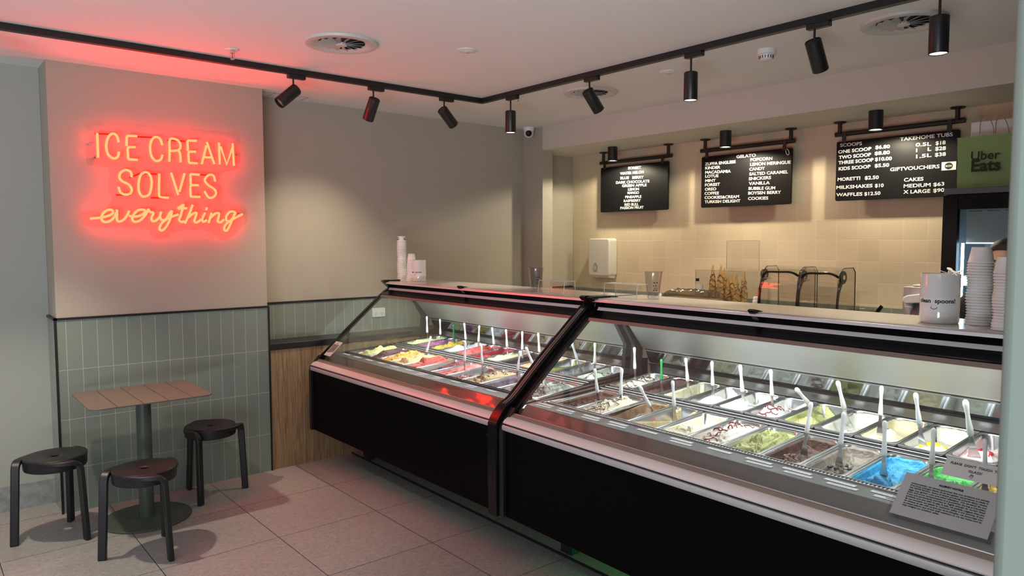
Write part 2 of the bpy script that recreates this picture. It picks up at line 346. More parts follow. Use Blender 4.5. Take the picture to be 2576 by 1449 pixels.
scr = [
 [[(472,1115),(570,1105),(650,1085),(685,1058),(672,1034),(632,1036),(590,1070),(576,1112),(600,1144),(650,1140),(692,1105),(722,1050)]],
 [[(722,1030),(722,1080),(722,1125),(745,1143),(790,1120),(825,1070),(836,1040)]],
 [[(836,1090),(900,1096),(960,1075),(986,1045),(962,1030),(915,1040),(872,1085),(866,1122),(890,1145),(940,1130),(988,1080),(1015,1030)]],
 [[(1012,1022),(1030,1052),(1062,1062),(1046,1105),(1052,1136),(1085,1134),(1125,1095)]],
 [[(1136,1050),(1125,1095),(1142,1128),(1180,1118),(1215,1065),(1237,1040)],[(1237,1040),(1215,1130),(1175,1200),(1140,1226),(1120,1210),(1140,1160),(1200,1112),(1296,1075)]],
 [[(1346,980),(1320,1080),(1303,1125),(1325,1146),(1352,1138)],[(1290,1020),(1330,992),(1346,980)],[(1296,1022),(1376,1017)]],
 [[(1430,985),(1390,1090),(1356,1160)],[(1380,1112),(1430,1070),(1466,1060),(1456,1100),(1445,1138),(1470,1150),(1512,1120)]],
 [[(1546,1060),(1520,1118),(1530,1145),(1562,1128)],[(1562,1010),(1556,1036)]],
 [[(1606,1060),(1590,1118),(1578,1156)],[(1588,1115),(1640,1068),(1675,1066),(1670,1108),(1664,1138),(1690,1150),(1722,1122)]],
 [[(1820,1050),(1780,1050),(1746,1090),(1746,1132),(1782,1134),(1822,1078),(1830,1052)],[(1828,1054),(1790,1150),(1750,1225),(1724,1214),(1736,1174),(1790,1130),(1896,1072)]]]
def tubes(name, strokes, r, sharp):
    bm = nb()
    for st in strokes:
        P = [sx_(x, y, YT) for x, y in st]
        tube(bm, smoothpath(P, 5) if len(P) > 2 and not sharp else P, r, 8)
    obj(name, bm, neon_m, sign, smooth=60)
for ch, st in let: tubes('neon_letter', st, .0070, ch in 'VM' )
for st in scr: tubes('script_letter', st, .0070, False)
outl = [(430,262),(470,222),(620,215),(1300,268),(1800,318),(1862,350),(1876,420),(1872,600),(1850,650),(1780,672),(1695,690),(1668,730),(1690,800),(1706,880),(1700,960),(1800,975),(1900,1000),(1942,1060),(1930,1150),(1880,1190),(1830,1260),(1760,1310),(1690,1310),(1640,1270),(1500,1215),(1260,1240),(1180,1300),(1090,1310),(1030,1270),(1000,1215),(700,1195),(480,1195),(400,1160),(366,1100),(380,1062),(440,1045),(600,1015),(660,960),(672,910),(642,860),(640,790),(652,700),(640,640),(560,625),(480,620),(436,570)]
pts = [sx_(x, y, 4.895) for x, y in outl]
pts = smoothpath([*pts, pts[0]], 3)[:-1]
obj('backing', prism(nb(), [(p.x, p.z) for p in pts], 4.892, 4.897), acrylic, sign)
for x, y in ((462,420),(1828,520),(1850,1075),(512,545)):
    p = sx_(x, y, 4.9); bm = nb(); lathe(bm, [(.008, 0), (.008, .045), (.006, .05)], 12, (p.x, 4.93, p.z), (0, -1, 0)); obj('standoff_screw', bm, chrome, sign, smooth=40)
for a, b2 in (((537,315),(700,322)),((910,345),(1075,352)),((1216,378),(1380,388)),((985,680),(860,728)),((1118,695),(1000,690)),((735,890),(870,890)),((1205,920),(1060,915)),((1512,700),(1600,705))):
    bm = nb(); tube(bm, [sx_(a[0]-22, a[1]+4, 4.884), sx_(b2[0]-22, b2[1]+4, 4.884)], .0048, 6); obj('painted_tube', bm, red_back, sign)

# ---------------------------------------------------------------- ceiling track and spot heads
tr = thing('light_track', 'black ceiling light track bent at a corner, carrying the black spot heads', 'light track', (3.3, 4.25, ZC))
obj('rail', box(nb(), -.6, 3.315, 4.237, 4.273, ZC-.034, ZC-.0005), black, tr)
obj('rail', box(nb(), 3.279, 3.315, -.2, 4.237, ZC-.034, ZC-.0005), black, tr)
spots = [  # x, y, head direction, end-on leg of the track, label
 (1.854, 4.255, (-.75, .0, -.66), 0, 'black spot head tipped over towards the neon sign', 7, 62),
 (2.400, 4.255, (-.06, .52, -.85), 0, 'black spot head hanging almost straight, second from the neon sign', 17, 84),
 (2.961, 4.255, (.75, .12, -.65), 0, 'black spot head tipped away from the neon sign, by the track corner', 6, 60),
 (3.297, 3.928, (0, 0, -1), 1, 'black spot head pointing straight down just past the track corner', 16, 60),
 (3.297, 3.168, (.66, -.05, -.75), 1, 'tipped black spot head hanging in front of a round ceiling vent', 16, 60),
 (3.297, 2.413, (0, 0, -1), 1, 'black spot head pointing straight down beside the round white cover', 16, 60),
 (3.297, 1.722, (.55, .0, -.83), 1, 'tipped black spot head beside the white smoke detector', 16, 60),
 (3.260, 1.175, (0, 0, -1), 1, 'black spot head cut off by the top of the picture', 16, 60),
 (.31, 4.255, (.08, -.05, -1), 0, 'black spot head at the far end of the track, past the neon sign', 34, 84)]
lens_m = mat('lamp_lens', (.8, .8, .8), .2, emit=(1, .90, .76), estr=3)
for i, (x, y, d, leg, lab, en, cone) in enumerate(spots):
    d = Vector(d).normalized()
    t = thing('spot_head', lab, 'spotlight', (x, y, ZC-.034), group='track spot heads')
    bm = nb(); bx = (.055, .017) if leg == 0 else (.017, .055)
    off = (.02, 0) if leg == 0 else (0, -.02)
    box(bm, x-bx[0]+off[0], x+bx[0]+off[0], y-bx[1]+off[1], y+bx[1]+off[1], ZC-.058, ZC-.0335)
    obj('adapter', bm, black, t, bevel=.003)
    j = Vector((x, y, ZC-.135)); bm = nb(); cyl(bm, (x, y, ZC-.058), j, .0055, 10); obj('stem', bm, black, t)
    p0 = j-d*.028; p1 = j+d*.122
    if abs(d.z) > .95: p0 = j-d*.002; p1 = j+d*.15
    bm = nb(); lathe(bm, [(.0, .004), (.030, .004), (.034, 0), (.037, .004), (.037, .148), (.035, .151), (.033, .150), (.031, .125), (0, .125)], 28, p0, d, cap=False); obj('head', bm, black, t, smooth=35)
    zl = .141 if i in (3, 5, 7) else .128
    bm = nb(); lathe(bm, [(.0, zl), (.0305, zl), (.0315, zl+.006), (0, zl+.006)], 24, p0, d, cap=False); obj('lens', bm, lens_m if i in (3, 5, 7) else mat('dull_lens', (.25, .27, .25), .2), t)
    lamp('spot_light', 'SPOT', p0+d*.156, en*2, (1, .84, .60) if i == 1 else WARM, aim=d, spot_size=math.radians(cone), spot_blend=1.0 if i == 1 else .55, shadow_soft_size=.03)
# surface downlights under the bulkhead
for i, (x, y, lab) in enumerate(((4.84, 4.364, 'black cylinder downlight above the smallest-lettered SORBET board'), (4.80, 3.189, 'black cylinder downlight above the GELATO board'), (4.80, 2.083, 'black cylinder downlight above the SCOOPS board'))):
    t = thing('downlight', lab, 'downlight', (x, y, 2.443), group='downlights over the menu boards')
    bm = nb(); lathe(bm, [(.043, 0), (.043, -.12), (.039, -.122), (.038, -.100), (0, -.100)], 28, (x, y, 2.4428), cap=False); obj('housing', bm, black, t, smooth=35)
    bm = nb(); lathe(bm, [(0, 0), (.037, 0), (.037, -.006), (0, -.006)], 24, (x, y, 2.333), cap=False); obj('lens', bm, mat('downlight_lens', (.9, .9, .9), .2, emit=(1, .9, .72), estr=14), t)
    lamp('downlight_lamp', 'SPOT', (x, y, 2.318), 25, (1, .88, .63), aim=(0.06, 0, -1), spot_size=math.radians(164), spot_blend=.25, shadow_soft_size=.025)

# ---------------------------------------------------------------- ceiling fittings
vent_w = mat('vent_white', (.62, .60, .57), .4); vent_d = mat('vent_dark', (.02, .02, .02), .8)
for x, y, lab in ((1.81, 3.535, 'round swirl ceiling vent nearest the neon sign, tinted pink'), (3.735, 3.58, 'round ceiling vent half hidden behind a tipped spot head'), (3.70, 1.49, 'round swirl ceiling vent beside the spot head cut off at the top')):
    t = thing('ceiling_vent', lab, 'vent', (x, y, ZC), group='round ceiling vents')
    bm = nb(); lathe(bm, [(.0, -.001), (.122, -.001), (.132, -.006), (.150, -.016), (.185, -.014), (.19, -.006), (.19, -.0005)], 48, (x, y, ZC), cap=False); obj('rim', bm, vent_w, t, smooth=40)
    bm = nb(); lathe(bm, [(0, -.0015), (.120, -.0015), (.120, -.0035), (0, -.0035)], 40, (x, y, ZC), cap=False); obj('throat', bm, vent_d, t)
    bm = nb()
    for k in range(14):
        a = 2*PI*k/14; ca, sa = math.cos(a), math.sin(a)
        P = [(x+r*ca-w*sa, y+r*sa+w*ca, z) for r, w, z in ((.024, -.004, ZC-.014), (.024, .004, ZC-.006), (.118, .022, ZC-.004), (.118, -.008, ZC-.015))]
        Q = [(p[0], p[1], p[2]+.0015) for p in P]; A = [bm.verts.new(p) for p in P]; B = [bm.verts.new(p) for p in Q]
        bm.faces.new(A); bm.faces.new(B[::-1])
        for q in range(4): bm.faces.new((A[q], B[q], B[(q+1) % 4], A[(q+1) % 4]))
    obj('blades', bm, mat('vent_blade_grey', (.40, .385, .36), .45), t)
    bm = nb(); lathe(bm, [(0, -.019), (.027, -.017), (.029, -.012), (.029, -.004), (0, -.004)], 20, (x, y, ZC), cap=False); obj('hub', bm, vent_w, t, smooth=40)
for x, y, lab in ((1.416, 4.037, 'white fire sprinkler on the ceiling above the neon sign'), (3.37, 3.93, 'tiny fire sprinkler behind the spot head past the track corner')):
    k = 1 if x < 2 else .6
    t = thing('fire_sprinkler', lab, 'sprinkler', (x, y, ZC))
    bm = nb(); lathe(bm, [(0, -.008), (.02*k, -.008), (.034*k, -.006), (.038*k, -.0005)], 24, (x, y, ZC), cap=False); obj('cover', bm, white_p, t, smooth=40)
    bm = nb(); cyl(bm, (x, y, ZC-.006), (x, y, ZC-.02), .010*k, 12); tube(bm, [(x-.011*k, y, ZC-.018), (x-.012*k, y, ZC-.036), (x, y, ZC-.052*k)], .002, 6); tube(bm, [(x+.011*k, y, ZC-.018), (x+.012*k, y, ZC-.036), (x, y, ZC-.052*k)], .002, 6); cyl(bm, (x, y, ZC-.052), (x, y, ZC-.055), .011*k, 12); obj('frame', bm, chrome, t)
    bm = nb(); cyl(bm, (x, y, ZC-.02), (x, y, ZC-.048), .0025, 8); obj('bulb', bm, mat('red_bulb', (.5, .02, .02), .2), t)
for x, y, r, lab in ((2.406, 3.235, .055, 'flat white round detector on the ceiling between two vents'), (3.655, 2.847, .052, 'flat white round cover on the ceiling behind a straight spot head')):
    t = thing('ceiling_detector', lab, 'detector', (x, y, ZC))
    bm = nb(); lathe(bm, [(0, -.012), (r*.45, -.011), (r*.6, -.008), (r, -.005), (r, -.0005)], 32, (x, y, ZC), cap=False); obj('body', bm, white_p, t, smooth=40)
    bm = nb(); lathe(bm, [(0, -.0165), (r*.22, -.0155), (r*.25, -.0115), (0, -.0115)], 16, (x, y, ZC), cap=False); obj('sensor', bm, mat('grey_plastic', (.5, .5, .5), .4), t, smooth=40)
x, y = 3.657, 2.182
t = thing('smoke_detector', 'white domed smoke detector with slots on the ceiling', 'smoke detector', (x, y, ZC))
bm = nb(); lathe(bm, [(0, -.058), (.026, -.058), (.034, -.054), (.040, -.030), (.050, -.026), (.050, -.0005)], 32, (x, y, ZC), cap=False); obj('body', bm, white_p, t, smooth=35)
bm = nb()
for k in range(16):
    a = 2*PI*k/16; q = Vector((math.cos(a), math.sin(a), 0)); w = Vector((-q.y, q.x, 0))
    bar(bm, [Vector((x, y, ZC-.034))+q*.0395, Vector((x, y, ZC-.050))+q*.0362], .004, .002, q)
obj('slots', bm, vent_d, t)
x, y = 4.452, 5.045
t = thing('security_camera', 'white dome security camera under the ceiling where the recess meets the pier', 'camera', (x, y, ZC))
bm = nb(); lathe(bm, [(.052, -.0005), (.052, -.02), (.047, -.035), (0, -.036)], 28, (x, y, ZC), cap=False); obj('mount', bm, white_p, t, smooth=35)
dv = (Vector((.0, .0, 1.2))-Vector((x, y, ZC))).normalized(); q = Vector((x, y, ZC-.05))
bm = nb(); bmesh.ops.create_uvsphere(bm, u_segments=24, v_segments=14, radius=.046); bmesh.ops.translate(bm, verts=bm.verts, vec=q); obj('ball', bm, white_p, t, smooth=180)
bm = nb(); lathe(bm, [(.0, .036), (.026, .036), (.029, .041), (.022, .048), (0, .0495)], 24, q, dv, cap=False); obj('lens_cover', bm, black_g, t, smooth=50)

# ---------------------------------------------------------------- menu boards
XB = 5.05
brd_m = mat('black_letter_board', (.008, .008, .009), .45, spec=.14)
let_m = mat('white_letters', (.82, .82, .80), .5)
def board(y0, y1, z0, z1, zr, ry0, ry1, lab, lines, ox, oy, sc, fl):
    t = thing('menu_board', lab, 'menu board', (XB, (y0+y1)/2, z0), group='hanging menu boards')
    obj('panel', prism(nb(), rrect(y0-y1, z1-z0, .012, 4, (y0+y1)/2, (z0+z1)/2), XB, XB+.018, 'x'), brd_m, t, bevel=.002)
    bm = nb(); cyl(bm, (XB+.01, ry0, zr), (XB+.01, ry1, zr), .0165, 18); obj('rail', bm, black, t, smooth=40)
    for y in fl:
        bm = nb(); cyl(bm, (XB+.01, y, zr), (XB+.01, y, 2.4425), .014, 16); lathe(bm, [(.042, 0), (.042, -.006), (.036, -.011), (.014, -.012)], 26, (XB+.01, y, 2.4428)); obj('hanger', bm, black, t, smooth=40)
    for y in (y0-.055, y1+.055):
        obj('clip', box(nb(), XB-.010, XB-.003, y-.014, y+.014, z1-.016, zr+.012), black, t, bevel=.002)
    nrm = Vector((-1, 0, 0))
    for s, a, b2, *rest in lines:
        P0 = at(ox+a[0]*sc, oy+a[1]*sc, 'x', XB); P1 = at(ox+b2[0]*sc, oy+b2[1]*sc, 'x', XB)
        place_text('lettering', s, let_m, t, P0, P1, nrm, bold=.018, height=rest[0] if rest else .0225, lift=.001)
    return t
board(4.70, 3.918, 1.883, 2.298, 2.342, 4.713, 3.889, 'black SORBET menu board, the one closest to the towel dispenser', [
 ('SORBET', (1172,543),(1273,537)), ('WATER MELON',(1110,585),(1293,572)), ('BLUE   BERRY',(1112,620),(1293,612)), ('DARK CHOCOLATE',(1078,655),(1337,643)), ('GREEN APPLE',(1125,680),(1315,673)), ('LEMON',(1172,708),(1256,704)), ('MANGO',(1167,735),(1256,732)), ('PINEAPPLE',(1150,767),(1275,763)), ('RASPBERRY',(1138,797),(1270,792)), ('RED BULL',(1145,826),(1253,822)), ('PASSION FRUIT',(1112,852),(1292,846))], 1200, 250, .32441, (4.675, 3.925))
tb = board(3.578, 2.790, 1.886, 2.300, 2.350, 3.592, 2.773, 'black GELATO menu board with two columns of flavours, in the middle', [
 ('GELATO',(2012,456),(2162,443)), ('ZUPPA ENGLESE',(1768,513),(2005,494)), ('KINDER',(1770,543),(1886,536)), ('MACADAMIA',(1770,577),(1968,567)), ('LOTUS',(1770,607),(1872,603)), ('MINT',(1770,642),(1850,638)), ('FOREST',(1768,675),(1884,668)), ('OREO',(1768,708),(1855,704)), ('COFFEE',(1765,740),(1876,737)), ('COOKIES&CREAM',(1765,773),(2032,764)), ('TURKISH DELIGHT',(1766,806),(2042,797)),
 ('POPCORN',(2120,480),(2290,468)), ('LEMON MERINGUE',(2118,516),(2432,498)), ('CANDY',(2112,553),(2232,545)), ('SALTED CARAMEL',(2112,590),(2412,573)), ('SNICKERS',(2108,627),(2280,617)), ('VANILLA',(2108,664),(2270,657)), ('BUBBLE GUM',(2106,702),(2312,698)), ('BOYSEN BERRY',(2103,738),(2357,731)), ('COOKIES',(2102,780),(2258,776))], 1200, 250, .32441, (3.552, 2.805))
p = at(1200+2408*.32441, 250+408*.32441, 'x', XB)
bm = nb(); tube(bm, [(XB-.002, p.y+.016*math.cos(a)*.75+.006*math.sin(a), p.z+.022*math.sin(a)) for a in [2*PI*k/14 for k in range(15)]], .003, 6); obj('logo', bm, let_m, tb)
tb = board(2.456, 1.683, 1.893, 2.305, 2.357, 2.470, 1.656, 'black SCOOPS price board with a white voucher stuck on it', [
 ('SCOOPS',(430,547),(607,530)), ('ONE SCOOP',(415,600),(683,573)), ('$6.80',(715,563),(832,555)), ('TWO SCOOP',(420,645),(680,620)), ('$8.80',(710,612),(832,603)), ('THREE SCOOP',(416,688),(700,663)), ('$10.00',(712,660),(848,652)), ('KIDS SCOOP',(418,737),(676,717)), ('$5.50',(710,712),(826,705)),
 ('MORETTI',(410,823),(592,812)), ('$2.50',(630,810),(742,805)), ('MILKSHAKES',(400,888),(692,872)), ('$10',(712,873),(782,870)), ('WAFFLES',(398,947),(610,940)), ('$12.50',(626,940),(756,933)),
 ('TAKEHOME TUBS',(915,498),(1342,458)), ('0.5L',(1042,543),(1168,535)), ('$18',(1203,530),(1284,523)), ('1    L',(1045,588),(1168,576)), ('$28',(1200,575),(1286,570)), ('1.5L',(1045,638),(1170,625)), ('$38',(1198,624),(1286,617)), ('GIFTVOUCHERS',(835,743),(1235,717)), ('CAKES',(947,827),(1105,818)), ('MEDIUM',(945,877),(1163,866)), ('$63',(1185,865),(1274,858)), ('X LARGE',(942,925),(1160,916)), ('$90',(1184,914),(1274,908))], 1980, 200, .31058, (2.44, 1.70))
q = [at(1980+x*.31058, 200+y*.31058, 'x', XB-.003) for x, y in ((1250,740),(1368,730),(1368,660),(1252,672))]
t = thing('gift_voucher', 'small white card with a black oval mark stuck on the price board', 'card', q[0])
ym = (q[0].y+q[1].y)/2; zm = (q[0].z+q[2].z)/2; hy = abs(q[0].y-q[1].y)/2; hz = .026
obj('card', box(nb(), XB-.0035, XB-.0012, ym-hy, ym+hy, zm-hz, zm+hz), white_paper, t)
bm = nb(); bmesh.ops.create_circle(bm, cap_ends=True, segments=32, radius=1); 
for v in bm.verts: v.co = Vector((XB-.0042, ym+v.co.x*.023, zm+v.co.y*.0215))
obj('mark', bm, ink, t)
place_text('lettering', 'BICONI', let_m, t, (XB-.0042, ym+.017, zm-.0045), (XB-.0042, ym-.017, zm-.0045), (-1, 0, 0), height=.009, bold=.02, lift=.0006)
# ---------------------------------------------------------------- display cases (local frame: x = depth, y = -length, z up)
CASES = {}
TH = math.radians(1.35)
mirror = mat('dark_mirror', (.30, .32, .33), .1, 1)
ledgem = mat('grey_ledge_metal', (.17, .175, .175), .3, .5)
facem = mat('taupe_glossy_lower_pane', (.10, .092, .08), .06, spec=.9, coat=.6)
led_m = mat('case_led_strip', (.9, .9, .9), .3, emit=(.93, .98, 1), estr=5)
shelf_m = mat('pale_stone_shelf', (.52, .51, .48), .16)
sill_m = mat('pale_metal_sill', (.80, .78, .76), .36, .25)
GL = [(.055, .768), (.10, .812), (.21, .909), (.29, .979), (.373, .1049*10), (.46, 1.121), (.543, 1.190), (.600, 1.234), (.632, 1.252)]
def glass_at(u):
    for a, b in zip(GL, GL[1:]):
        if a[0] <= u <= b[0]: return a[1]+(b[1]-a[1])*(u-a[0])/(b[0]-a[0])
def display_case(label, O, th, Ln, first):
    root = thing('display_case', label, 'display case', (O[0], O[1], 0), -th, 'gelato display cases')
    M = PM[root.name]; CASES[first] = M
    def part(name, bm, m, **k): return obj(name, bm, m, root, local=True, **k)
    L = -Ln
    part('front_panel', box(nb(), 0, .02, L+.004, -.004, .272, .700), black_p)
    bm = nb(); prism(bm, [(-.012, .700), (-.014, .705), (-.014, .720), (-.010, .725), (.03, .725), (.03, .700)], L+.02, -.02); part('bumper_rail', bm, mat('grey_bumper', (.52, .53, .53), .3, .3), smooth=40)
    part('shadow_gap', box(nb(), .0, .03, L+.02, -.02, .725, .733), black)
    bm = nb(); prism(bm, [(-.006, .733), (-.008, .738), (.004, .750), (.022, .759), (.030, .761), (.030, .733)], L+.02, -.02); part('sill', bm, sill_m, smooth=30)
    bm = nb(); prism(bm, [(.030, .740), (.030, .763), (.046, .772), (.056, .772), (.056, .740)], L+.02, -.02); part('glass_channel', bm, mat('taupe_channel', (.30, .25, .21), .35, .3))
    bm = nb(); tube(bm, [(.052, L+.03, .773), (.052, -.03, .773)], .0035, 8); part('seal', bm, satin)
    bm = nb(); prism(bm, strip(GL, -.006), L+.035, -.035); part('front_glass', bm, glass, smooth=40)
    # label ledge and the glossy face under it
    bm = nb(); prism(bm, [(.118, .812), (.236, .806), (.236, .798), (.112, .803)], L+.05, -.05); part('label_ledge', bm, ledgem)
    bm = nb(); tube(bm, [(.117, L+.05, .8115), (.117, -.05, .8115)], .0022, 6); part('ledge_edge', bm, satin)
    bm = nb(); prism(bm, [(.112, .808), (.064, .752), (.068, .748), (.118, .803)], L+.05, -.05); part('lower_pane', bm, facem)
    bm = nb(); box(bm, .236, .239, L+.06, -.06, .79, .812); box(bm, .262, .265, L+.06, -.06, .79, .812)
    n = int((Ln-.14)/.0135)
    for i in range(n):
        y = -.07-i*.0135; box(bm, .239, .262, y-.0055, y, .804, .809)
    part('air_grille', bm, satin if first == 'B' else black)
    part('air_slot', box(nb(), .239, .262, L+.06, -.06, .765, .79), black)
    # well, dividers
    bm = nb(); box(bm, .12, 1.10, L+.03, -.03, .60, .61); box(bm, .12, .13, L+.03, -.03, .61, .79); box(bm, 1.09, 1.10, L+.03, -.03, .61, .86); part('well', bm, mat('well_metal', (.3, .3, .3), .4, .8))
    bm = nb(); box(bm, .630, .674, L+.05, -.05, .806, .829); part('row_divider', bm, mat('dark_divider', (.035, .033, .032), .2, .5))
    bm = nb(); tube(bm, [(.634, L+.05, .829), (.634, -.05, .829)], .002, 6); tube(bm, [(.672, L+.05, .832), (.672, -.05, .832)], .003, 6); part('divider_trim', bm, steel)
    v0 = .12 if first == 'A' else .066
    bm = nb(); box(bm, .24, 1.06, -(v0-.004), -.036, .74, .806); box(bm, .24, 1.06, max(L+.002, -(v0+1.986+.05)), -(v0+1.986+.004), .74, .806); part('well_side', bm, satin)
    # rear wall: lip, rails, mirror doors, slanted steel back
    bm = nb(); prism(bm, [(1.037, .872), (1.037, .900), (1.030, .912), (1.05, .912), (1.09, .90), (1.09, .872)], L+.05, -.05); part('rear_lip', bm, mat('dull_steel', (.20, .195, .19), .32, 1), smooth=35)
    bm = nb(); box(bm, 1.022, 1.032, L+.05, -.05, .9125, .922); box(bm, 1.030, 1.040, L+.05, -.05, .925, .935); part('door_rail', bm, black_g)
    part('sliding_door', prism(nb(), [(1.024, .936), (.990, 1.010), (.994, 1.012), (1.028, .938)], L+.05, -.05), mirror)
    bm = nb(); tube(bm, [(.985, L+.05, 1.014), (.985, -.05, 1.014)], .006, 8); tube(bm, [(.989, L+.05, .998), (.989, -.05, .998)], .003, 6); part('door_trim', bm, satin)
    part('steel_back', prism(nb(), strip([(.978, 1.014), (.830, 1.185), (.800, 1.215)], -.008), L+.04, -.04), steel)
    # hood
    hood = [(.585, 1.228), (.560, 1.216), (.564, 1.209), (.60, 1.222), (.80, 1.218), (.80, 1.285), (.68, 1.285), (.655, 1.272), (.640, 1.253)]
    part('hood', prism(nb(), hood, L+.015, -.015), frame_b)
    bm = nb(); prism(bm, [(.622, 1.2465), (.635, 1.262), (.642, 1.262), (.634, 1.247)], L+.03, -.03); part('hood_trim', bm, mat('pale_daylit_trim', (.72, .74, .76), .3, .2))  # chrome strip coloured pale to stand in for reflected daylight
    bm = nb(); prism(bm, [(.548, 1.196), (.556, 1.212), (.562, 1.212), (.556, 1.194)], L+.04, -.04); part('glass_trim', bm, mat('bronze_trim', (.22, .17, .145), .5, .5))
    part('shelf', prism(nb(), [(.625, 1.290), (.622, 1.305), (.628, 1.3095), (1.00, 1.3095), (1.00, 1.290)], L+.012, -.012), shelf_m)
    part('shelf_edge', prism(nb(), [(.6, 1.292), (.605, 1.304), (.62, 1.304), (.62, 1.2925)], L+.02, -.02), mat('shelf_edge_metal', (.66, .68, .72), .38, .6))
    part('rear_body', box(nb(), 1.10, 1.13, L+.01, -.01, .30, .93), black)
    part('under_tray', box(nb(), .05, 1.10, L+.02, -.02, .30, .34), black)
    part('led_strip', box(nb(), .612, .640, L+.08, -.08, 1.211, 1.2165), led_m)
    # black end frames: body cheek, sloping glass frame, rear posts, hood end caps
    for k, (ya, yb) in enumerate(((-.032, .0), (L, L+.032))):
        bm = nb(); prism(bm, [(-.016, .270), (-.016, .690), (-.008, .722), (.030, .768), (.060, .800), (.075, .79), (.30, .79), (.30, .36), (.06, .27)], ya, yb); part('cheek', bm, black, smooth=30)
        fr = strip([(.028, .752), (.05, .778)]+[(u, z+.006) for u, z in GL[1:]]+[(.672, 1.268)], -.022)
        part('end_frame', prism(nb(), fr, ya, yb), frame_b)
        part('end_post', prism(nb(), [(.815, 1.20), (.865, 1.215), (1.0, 1.035), (.985, .86), (.915, .86), (.93, 1.03)], ya+.004, yb-.004), black)
        part('end_sill', prism(nb(), [(.05, .775), (.16, .800), (1.09, .852), (1.09, .80), (.16, .76), (.06, .74)], ya+.003, yb-.003), mat('dark_end_sill', (.028, .022, .022), .22))
        part('end_cap', prism(nb(), [(.578, 1.314), (.595, 1.322), (.76, 1.318), (.81, 1.30), (.81, 1.225), (.68, 1.243), (.635, 1.262)], ya-.004, yb+.004), black_g)
    part('end_glass', prism(nb(), [(.12, .80), (.24, .925), (.373, 1.040), (.543, 1.180), (.62, 1.225), (.82, 1.20), (.93, 1.03), (.92, .848)], -.020, -.014), glass)
    m = -Ln*.46
    part('shelf_clip', prism(nb(), [(.586, 1.316), (.60, 1.322), (.66, 1.311), (.66, 1.270), (.64, 1.268)], m-.014, m+.014), black_g)
    for y, u in (((-.16, .37), (-.16, 1.02), (L+.16, 1.02)) if first == 'A' else ((-.095, .37), (-.16, 1.02), (L+.16, .37), (L+.16, 1.02))):
        bm = nb(); box(bm, u-.03, u+.03, y-.04, y+.04, .0125, .30); part('foot', bm, black, bevel=.006)
    l = lamp('case_led', 'AREA', M @ Vector((.60, -Ln/2, 1.205)), 10.0, (.93, .98, 1), aim=M.to_3x3() @ Vector((.22, 0, -1)), shape='RECTANGLE', size=.03, size_y=Ln-.14)
    l.rotation_euler = (M.to_3x3() @ Matrix.Rotation(-math.radians(14), 3, 'Y')).to_euler()
    return root
LA, LB = 2.146, 2.13
caseA = display_case('glass-fronted gelato display case standing against the oak boarding', (2.2, 4.85), 0, LA, 'A')
caseB = display_case('glass-fronted gelato display case with two white notices on its glass, beside the sage pillar', (2.201, 2.694), TH, LB, 'B')
# black mullion cover where the two cases meet, a part of the second case
def localB(u, v, z): return CASES['B'] @ Vector((u, -v, z))
prof = [(-.016, .265), (-.020, .45), (-.020, .690), (-.014, .728), (.010, .765), (.05, .802)]+[(u, z+.018) for u, z in GL[1:]]+[(.672, 1.283), (.70, 1.292)]
path = smoothpath([(u, .040, z) for u, z in prof], 4)
bm = nb(); up = []
for i, p in enumerate(path):
    a = path[max(0, i-1)]; b = path[min(len(path)-1, i+1)]; t = (b-a).normalized(); up.append(Vector((-t.z, 0, t.x)))
bar(bm, path, .066, .022, up); obj('mullion_cover', bm, frame_b, caseB, local=True, smooth=40)
bm = nb(); q = [p+u*.0125+Vector((0, -.012, 0)) for p, u in zip(path, up) if .80 < p.z < 1.25]; uu = [u for p, u in zip(path, up) if .80 < p.z < 1.25]
bar(bm, q, .012, .003, uu); obj('mullion_trim', bm, mat('teal_grey_metal', (.25, .30, .31), .18, .9), caseB, local=True, smooth=40)  # narrow teal-grey metal strip along the mullion
bm = nb(); q = [p+Vector((0, .014, .0005)) for p in q]; bar(bm, q, .006, .003, uu); obj('mullion_trim', bm, satin, caseB, local=True, smooth=40)
# faint warning mark on the black front of the first case
ca = at(1232, 1097, 'x', 2.199); 
def dia(r0, r1):
    bm = nb()
    a = [bm.verts.new((2.1985, ca.y-r0*s, ca.z+r0*t)) for s, t in ((0, 1.1), (1, 0), (0, -1.1), (-1, 0))]; b = [bm.verts.new((2.1985, ca.y-r1*s, ca.z+r1*t)) for s, t in ((0, 1.1), (1, 0), (0, -1.1), (-1, 0))]
    for i in range(4): bm.faces.new((a[i], a[(i+1) % 4], b[(i+1) % 4], b[i]))
    return bm
w = obj('warning_mark', dia(.027, .0255), mat('faint_grey_print', (.10, .10, .10), .6), caseA)
place_text('lettering', '!', MATS['faint_grey_print'], caseA, (2.1986, ca.y+.0015, ca.z+.002), (2.1986, ca.y-.0015, ca.z+.002), (-1, 0, 0), height=.013, lift=.0005)
